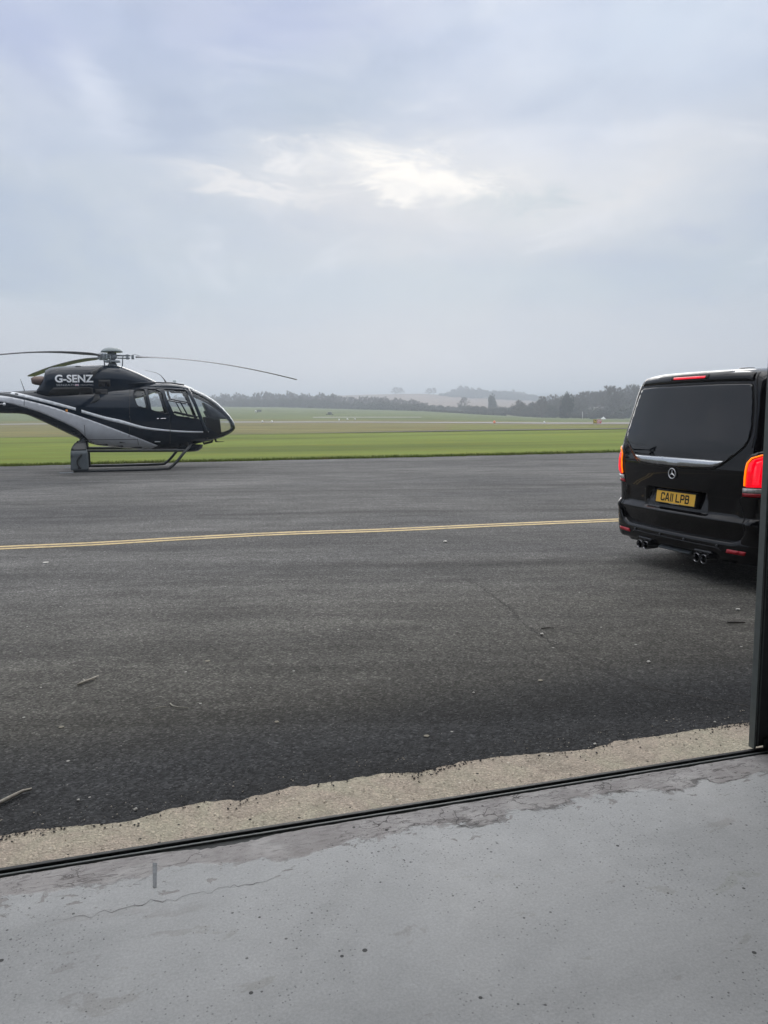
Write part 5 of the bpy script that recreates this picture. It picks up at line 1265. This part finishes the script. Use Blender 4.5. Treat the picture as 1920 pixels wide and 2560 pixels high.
def bush(px, Y, r, h, label, group, me=None, dz=0.0):
    o = bpy.data.objects.new('bush', me or random.choice(BUSH)); COL.objects.link(o); o.location = on_land(px, Y, dz); o.rotation_euler = (0, 0, random.random()*6.28); o.scale = (r, r, h)
    return tag(o, label, 'bush', group)
# long wood behind the airfield on the left: tree tops follow the photograph's skyline
SKL = [(250, 12.5), (440, 12.5), (520, 13.2), (560, 15), (600, 14), (660, 15), (720, 16.5), (760, 15.5), (840, 15.2), (860, 12.2), (930, 12.5), (990, 12), (1030, 10.5), (1075, 6.5)]
rd = random.Random(5)
GW = 'trees of the long hazy wood behind the airfield'
for i in range(150):
    px_ = 265+(1070-265)*((i*.618034) % 1); Y = yb(azim(px_))+rd.uniform(14, 75); hgt = interp(px_, SKL)*rd.uniform(.55, .74)
    one(px_, Y, hgt, rd.randrange(4), 'leafless tree standing in the long hazy wood left of the tan hill field', GW, rd.uniform(.8, 1.1))
GU = 'undergrowth along the foot of the long hazy wood'
for i in range(66):
    px_ = 270+i*12.4; hh_ = interp(px_, SKL)
    bush(px_, yb(azim(px_))+rd.uniform(8, 20), rd.uniform(6, 9), hh_*rd.uniform(.30, .46), 'dense dark undergrowth at the foot of the long hazy wood', GU)
# small trees along the left wood's outer end
# wood on the skyline hill
for i in range(46):
    px_ = 1130+(1345-1130)*((i*.618034) % 1); e = [(1130, 13), (1150, 15), (1200, 14), (1250, 12), (1290, 14), (1330, 10), (1400, 7)]
    one(px_, rd.uniform(1190, 1290), interp(px_, e)*rd.uniform(.8, 1.1), rd.randrange(4), 'tree of the blue hazy wood crowning the far hill', 'trees of the wood on the far hill', 1.1)
for i in range(26):
    px_ = 1128+i*9.5; bush(px_, rd.uniform(1180, 1250), 12, interp(px_, [(1130, 8), (1150, 12), (1250, 12), (1350, 8), (1400, 5)]), 'dark understorey of the wood on the far hill', 'understorey of the wood on the far hill')
tree(989, 1255, 12.5, 4, 'leftmost of the lone leafless trees on the skyline of the tan hill', None, 1.25, dz=-1)
tree(1003, 1262, 12.0, 2, 'second lone leafless tree on the tan hill, touching the leftmost one', None, 1.2, dz=-1)
tree(1072, 1255, 11.0, 4, 'third lone skyline tree, rounded, on the tan hill', None, 1.25, dz=-1)
tree(1084, 1262, 13.0, 1, 'tallest and rightmost of the lone trees on the tan hill skyline', None, 1.2, dz=-1)
for k_, (px_, hh_) in enumerate(((1108, 4.5), (1117, 5.5))): bush(px_, 1240, 9, hh_, ('low round thicket between the lone trees and the hill wood', 'larger thicket touching the left end of the hill wood')[k_], None)
# valley hedges, middle distance
VH = 'hedgerow bushes in the valley below the tan hill'
for i in range(30):
    px_ = 1020+i*11.2; bush(px_, yb(azim(px_))+rd.uniform(70, 110), rd.uniform(3.5, 6), rd.uniform(3.0, 4.8), 'bushy hedge below the tan hill field', VH)
for i in range(14):
    px_ = 1165+i*10; bush(px_, yb(azim(px_))+rd.uniform(18, 40), rd.uniform(3, 4.5), rd.uniform(2.8, 4.2), 'low thorny scrub at the edge of the airfield below the pale stripe of field', 'scrub at the airfield edge')
tree(1158, 560, 9.5, 2, 'dark rounded tree alone in the valley at the left end of the hedge', None, 1.1)
d_ = tag(empty('evergreen_tree', on_land(1232, 520)), 'dark upright evergreen in the valley, left of the bare wood', 'tree')
m = MB(); m.tube([(0, 0, -.5), (0, 0, 6)], [.35, .15], 6); m.build('trunk', M_BARK, d_); c_ = link('crown', DARKB[0], d_); c_.scale = (4.2, 4.2, 11.5)
# wood on the right
SKR = [(1290, 7), (1330, 8.5), (1370, 11.5), (1410, 13.5), (1430, 12), (1460, 15), (1500, 16), (1530, 18), (1560, 17), (1600, 16.5), (1700, 16), (1900, 16)]
GR = 'trees of the bare wood beside the van'
for i in range(84):
    px_ = 1290+(1800-1290)*((i*.618034) % 1); B = yb(azim(px_)); dpt = rd.uniform(25, 105); hgt = interp(px_, SKR)*rd.uniform(.66, .88)*(B+dpt)/(B+45)
    tree(px_, B+dpt, hgt, rd.randrange(4), 'tall leafless tree in the bare wood left of the van', GR, rd.uniform(.85, 1.1))
for i in range(50):
    px_ = 1285+i*10.5; B = yb(azim(px_)); bush(px_, B+rd.uniform(22, 60), rd.uniform(4, 6), rd.uniform(3.5, 6.5), 'dense brush filling the foot of the bare wood by the van', 'brush in the bare wood beside the van')
for i in range(22):
    px_ = 1290+i*12.5; B = yb(azim(px_)); bush(px_, B+rd.uniform(4, 10), rd.uniform(1.8, 3), rd.uniform(1.4, 2.6), 'low bramble bush along the field edge before the bare wood', 'brambles along the field edge')
tree(1355, 352, 9.5, 0, 'leafless tree with a stout dark trunk in front of the right-hand wood', None, 1.15)
tree(1300, 372, 7.5, 2, 'low spreading leafless tree at the left tip of the right-hand wood', None, 1.2)
d_ = tag(empty('evergreen_tree', on_land(1418, 345)), 'broad dark ivy-covered tree in the middle of the right-hand wood', 'tree')
m = MB(); m.tube([(0, 0, -.5), (0, 0, 8)], [.4, .15], 6); m.build('trunk', M_BARK, d_); c_ = link('crown', DARKB[1], d_); c_.scale = (4.2, 4.2, 12)
# low dark hedge line on the airfield's far boundary
hv = []; hf = []; rdh = random.Random(9)
for i in range(5200):
    px_ = rdh.uniform(770, 1265); u = azim(px_); Y = yb(u)-16+rdh.uniform(-1, 1); p = Vector((u*Y, Y, zg(u, Y)+rdh.random()*1.0)); s_ = .45; k = len(hv)
    a = Vector((rdh.gauss(0, 1), rdh.gauss(0, 1), rdh.gauss(0, 1))).normalized(); b_ = a.orthogonal().normalized(); c2 = a.cross(b_)
    hv += [tuple(p+b_*s_), tuple(p+c2*s_), tuple(p-b_*s_), tuple(p-c2*s_)]; hf.append((k, k+1, k+2, k+3))
tag(link('boundary_hedge', mesh_('boundary_hedge', (hv, hf), M_HEDGE)), 'low dark hedge line running along the far edge of the airfield', 'hedge', kind='stuff')

# ------------------------------------------------------------------ small things on the airfield
M_SIGNB = simple('sign_black', (.02, .02, .02), .5); M_SIGNR = simple('sign_red', (.62, .03, .06), .5); M_SIGNY = simple('sign_yellow', (.80, .62, .04), .5)
M_WHITE = simple('white_paint', (.78, .78, .76), .5, var=.05); M_GREYW = simple('weathered_grey', (.22, .23, .24), .7); M_DKG = simple('dark_green_paint', (.05, .06, .055), .6)
SU = on_land(1493.5, 128); sgn = tag(empty('runway_sign', SU, .05), 'airfield sign with a black yellow-lettered panel beside a red white-lettered panel on the grass', 'sign')
for nm, x0, mt, tx, tm, wd_ in (('taxiway_panel', -.36, M_SIGNB, 'N', M_SIGNY, .62), ('runway_panel', .34, M_SIGNR, '07', M_WHITE, .74)):
    m = MB(); m.box((x0, 0, .50), (wd_, .10, .66)); pn_ = m.build(nm, mt, sgn, bevel=.01)
    m = MB()
    for c_, d_ in (((x0, -.055, .815), (wd_, .02, .03)), ((x0, -.055, .185), (wd_, .02, .03)), ((x0-wd_/2+.01, -.055, .5), (.02, .02, .66)), ((x0+wd_/2-.01, -.055, .5), (.02, .02, .66))): m.box(c_, d_)
    m.build('panel_rim', tm, pn_)
    me, ww, hh_ = text_mesh(tx, 1.0, .03); k = .44/hh_; kx = min(k, (wd_-.14)/ww)
    for v in me.vertices: v.co = (x0+v.co.x*kx, -.06, .5+v.co.y*k)
    me.materials.clear(); me.materials.append(tm); link('lettering', me, pn_)
for x_ in (-.55, -.15, .1, .6): m = MB(); m.tube([(x_, 0, -.1), (x_, 0, .2)], .03, 6); m.build('leg', M_GREYW, sgn)
def marker(px, Y, mat, label, group=None, w_=.34, h_=.30):
    o = tag(empty('edge_marker', on_land(px, Y)), label, 'marker', group)
    m = MB(); m.tube([(0, 0, -.05), (0, 0, .12)], .04, 6); m.build('stem', M_GREYW, o)
    m = MB(); m.lathe([(w_*.5, .10), (w_*.5, .10+h_*.5), (w_*.3, .10+h_), (0, .10+h_)], (0, 0, 0), 10); m.build('lamp_head', mat, o)
for i, (px_, Y, lb) in enumerate(((655, 141, 'leftmost white marker at the near edge of the grey runway'), (679, 141, 'second white marker from the left at the runway edge'), (847, 160, 'white marker beyond the runway, first right of the small cabin'),
        (868, 166, 'white marker beyond the runway, middle one of the three near the small cabin'), (887, 166, 'white marker beyond the runway, rightmost of the three near the small cabin'), (1361, 143, 'white marker at the runway edge below the right-hand wood'))):
    marker(px_, Y, M_WHITE, lb, 'white runway edge markers')
marker(1236, 139, simple('marker_orange', (.85, .25, .12), .5), 'orange and white marker at the near edge of the runway', None, .45, .4)
def cabin(px, Y, w_, d_, h_, wall, roof, label, cat, name='equipment_cabin', legs=True, gable=False, win_=0, roofname='roof'):
    o = tag(empty(name, on_land(px, Y), .1), label, cat); z0 = .25 if legs else -.3
    m = MB(); m.box((0, 0, z0+h_/2), (w_, d_, h_)); wl = m.build('wall', wall, o)
    m = MB()
    if gable:
        r = h_*.55; z1 = z0+h_
        m.add([(-w_/2-.2, -d_/2-.2, z1-.05), (w_/2+.2, -d_/2-.2, z1-.05), (w_/2+.2, d_/2+.2, z1-.05), (-w_/2-.2, d_/2+.2, z1-.05), (-w_/2-.2, 0, z1+r), (w_/2+.2, 0, z1+r)], [(0, 1, 5, 4), (2, 3, 4, 5), (1, 2, 5), (3, 0, 4), (0, 3, 2, 1)])
    else: m.box((0, 0, z0+h_+.04), (w_+.16, d_+.16, .08))
    m.build(roofname, roof, o)
    if legs:
        for x_ in (-w_*.4, w_*.4): m = MB(); m.tube([(x_, 0, -.1), (x_, 0, .3)], .06, 6); m.build('leg', M_GREYW, o)
    for k in range(win_):
        m = MB(); m.box((-w_/2+w_*(k+.5)/win_, -d_/2-.02, z0+h_*.55), (w_*.35/win_*1.2, .05, h_*.3)); m.build('window', M_TINT, o)
    return o
cabin(648, 288, 1.5, 1.2, .62, M_GREYW, M_DKG, 'small grey equipment cabin on the pale grass left of the wood, beside a white tank', 'cabin', win_=0)
o = tag(empty('tank', on_land(639.5, 288)), 'small white tank beside the grey cabin on the pale grass', 'tank'); m = MB(); m.lathe([(0, 0), (.3, 0), (.34, .1), (.34, .6), (.25, .75), (0, .8)], (0, 0, 0), 14); m.build('vessel', M_WHITE, o)
m = MB(); m.box((.5, 0, .12), (1.1, .2, .06)); m.build('pipe', M_GREYW, o)
o = cabin(824, 242, 1.25, 1.2, .62, M_GREYW, M_WHITE, 'small pale-roofed cabin on a low trailer in the field left of the middle', 'cabin')
m = MB(); m.box((0, 0, .16), (2.3, .7, .10)); m.build('trailer_bed', M_DKG, o)
for x_ in (-.95, .95): m = MB(); m.lathe([(0, -.06), (.16, -.06), (.16, .06), (0, .06)], (x_, -.3, .12), 12, 'Y'); m.build('wheel', M_TYRE, o)
M_HOUSE = simple('pale_house_wall', (.30, .285, .26), .85, nscale=.5); M_TILE = simple('house_roof', (.30, .29, .28), .8, nscale=.5)
cabin(1440, 400, 3.6, 4.0, 2.8, M_HOUSE, M_TILE, 'pale gabled house half hidden among the bare trees', 'house', 'house', False, True, 2)
cabin(1424, 405, 2.4, 3.0, 2.0, M_HOUSE, M_TILE, 'small light outbuilding just left of the gabled house in the trees', 'house', 'outbuilding', False, True, 1)
cabin(1567, 385, 5.0, 4.0, 2.4, M_HOUSE, M_TILE, 'pale cottage glimpsed through the wood beside the van', 'house', 'cottage', False, True, 3)
cabin(1483, 318, 2.5, 2.0, 1.1, M_DKG, M_BLKM, 'dark low shed at the foot of the bare wood', 'shed', 'shed', False)
o = tag(empty('white_mast', on_land(1456.5, 318)), 'slim white mast in front of the right-hand wood', 'mast'); m = MB(); m.tube([(0, 0, -.2), (0, 0, 2.9)], [.13, .10], 8); m.build('pole', M_WHITE, o)
o = tag(empty('tent', on_land(1509, 318)), 'small white pointed tent right of the dark shed', 'tent'); m = MB(); m.add([(-1.0, -.6, 0), (1.0, -.6, 0), (1.0, .6, 0), (-1.0, .6, 0), (0, 0, 1.1)], [(0, 1, 4), (1, 2, 4), (2, 3, 4), (3, 0, 4)]); m.build('cover', M_WHITE, o)

# ------------------------------------------------------------------ haze: the air between here and the hills
m = MB(); m.box((0, 1900, 34), (11000, 5000, 84)); hz = m.build('haze', [])
hm = bpy.data.materials.new('haze_air'); hm.use_nodes = True; t_ = hm.node_tree; t_.nodes.clear()
vo = t_.nodes.new('ShaderNodeVolumePrincipled'); vo.inputs['Color'].default_value = (.83, .915, 1.0, 1); vo.inputs['Density'].default_value = .00105; vo.inputs['Anisotropy'].default_value = .5
mo = t_.nodes.new('ShaderNodeOutputMaterial'); t_.links.new(vo.outputs[0], mo.inputs['Volume']); hz.data.materials.append(hm)
tag(hz, kind='stuff'); hz['label'] = 'thin blue haze lying over the airfield and hills'; hz['category'] = 'haze'
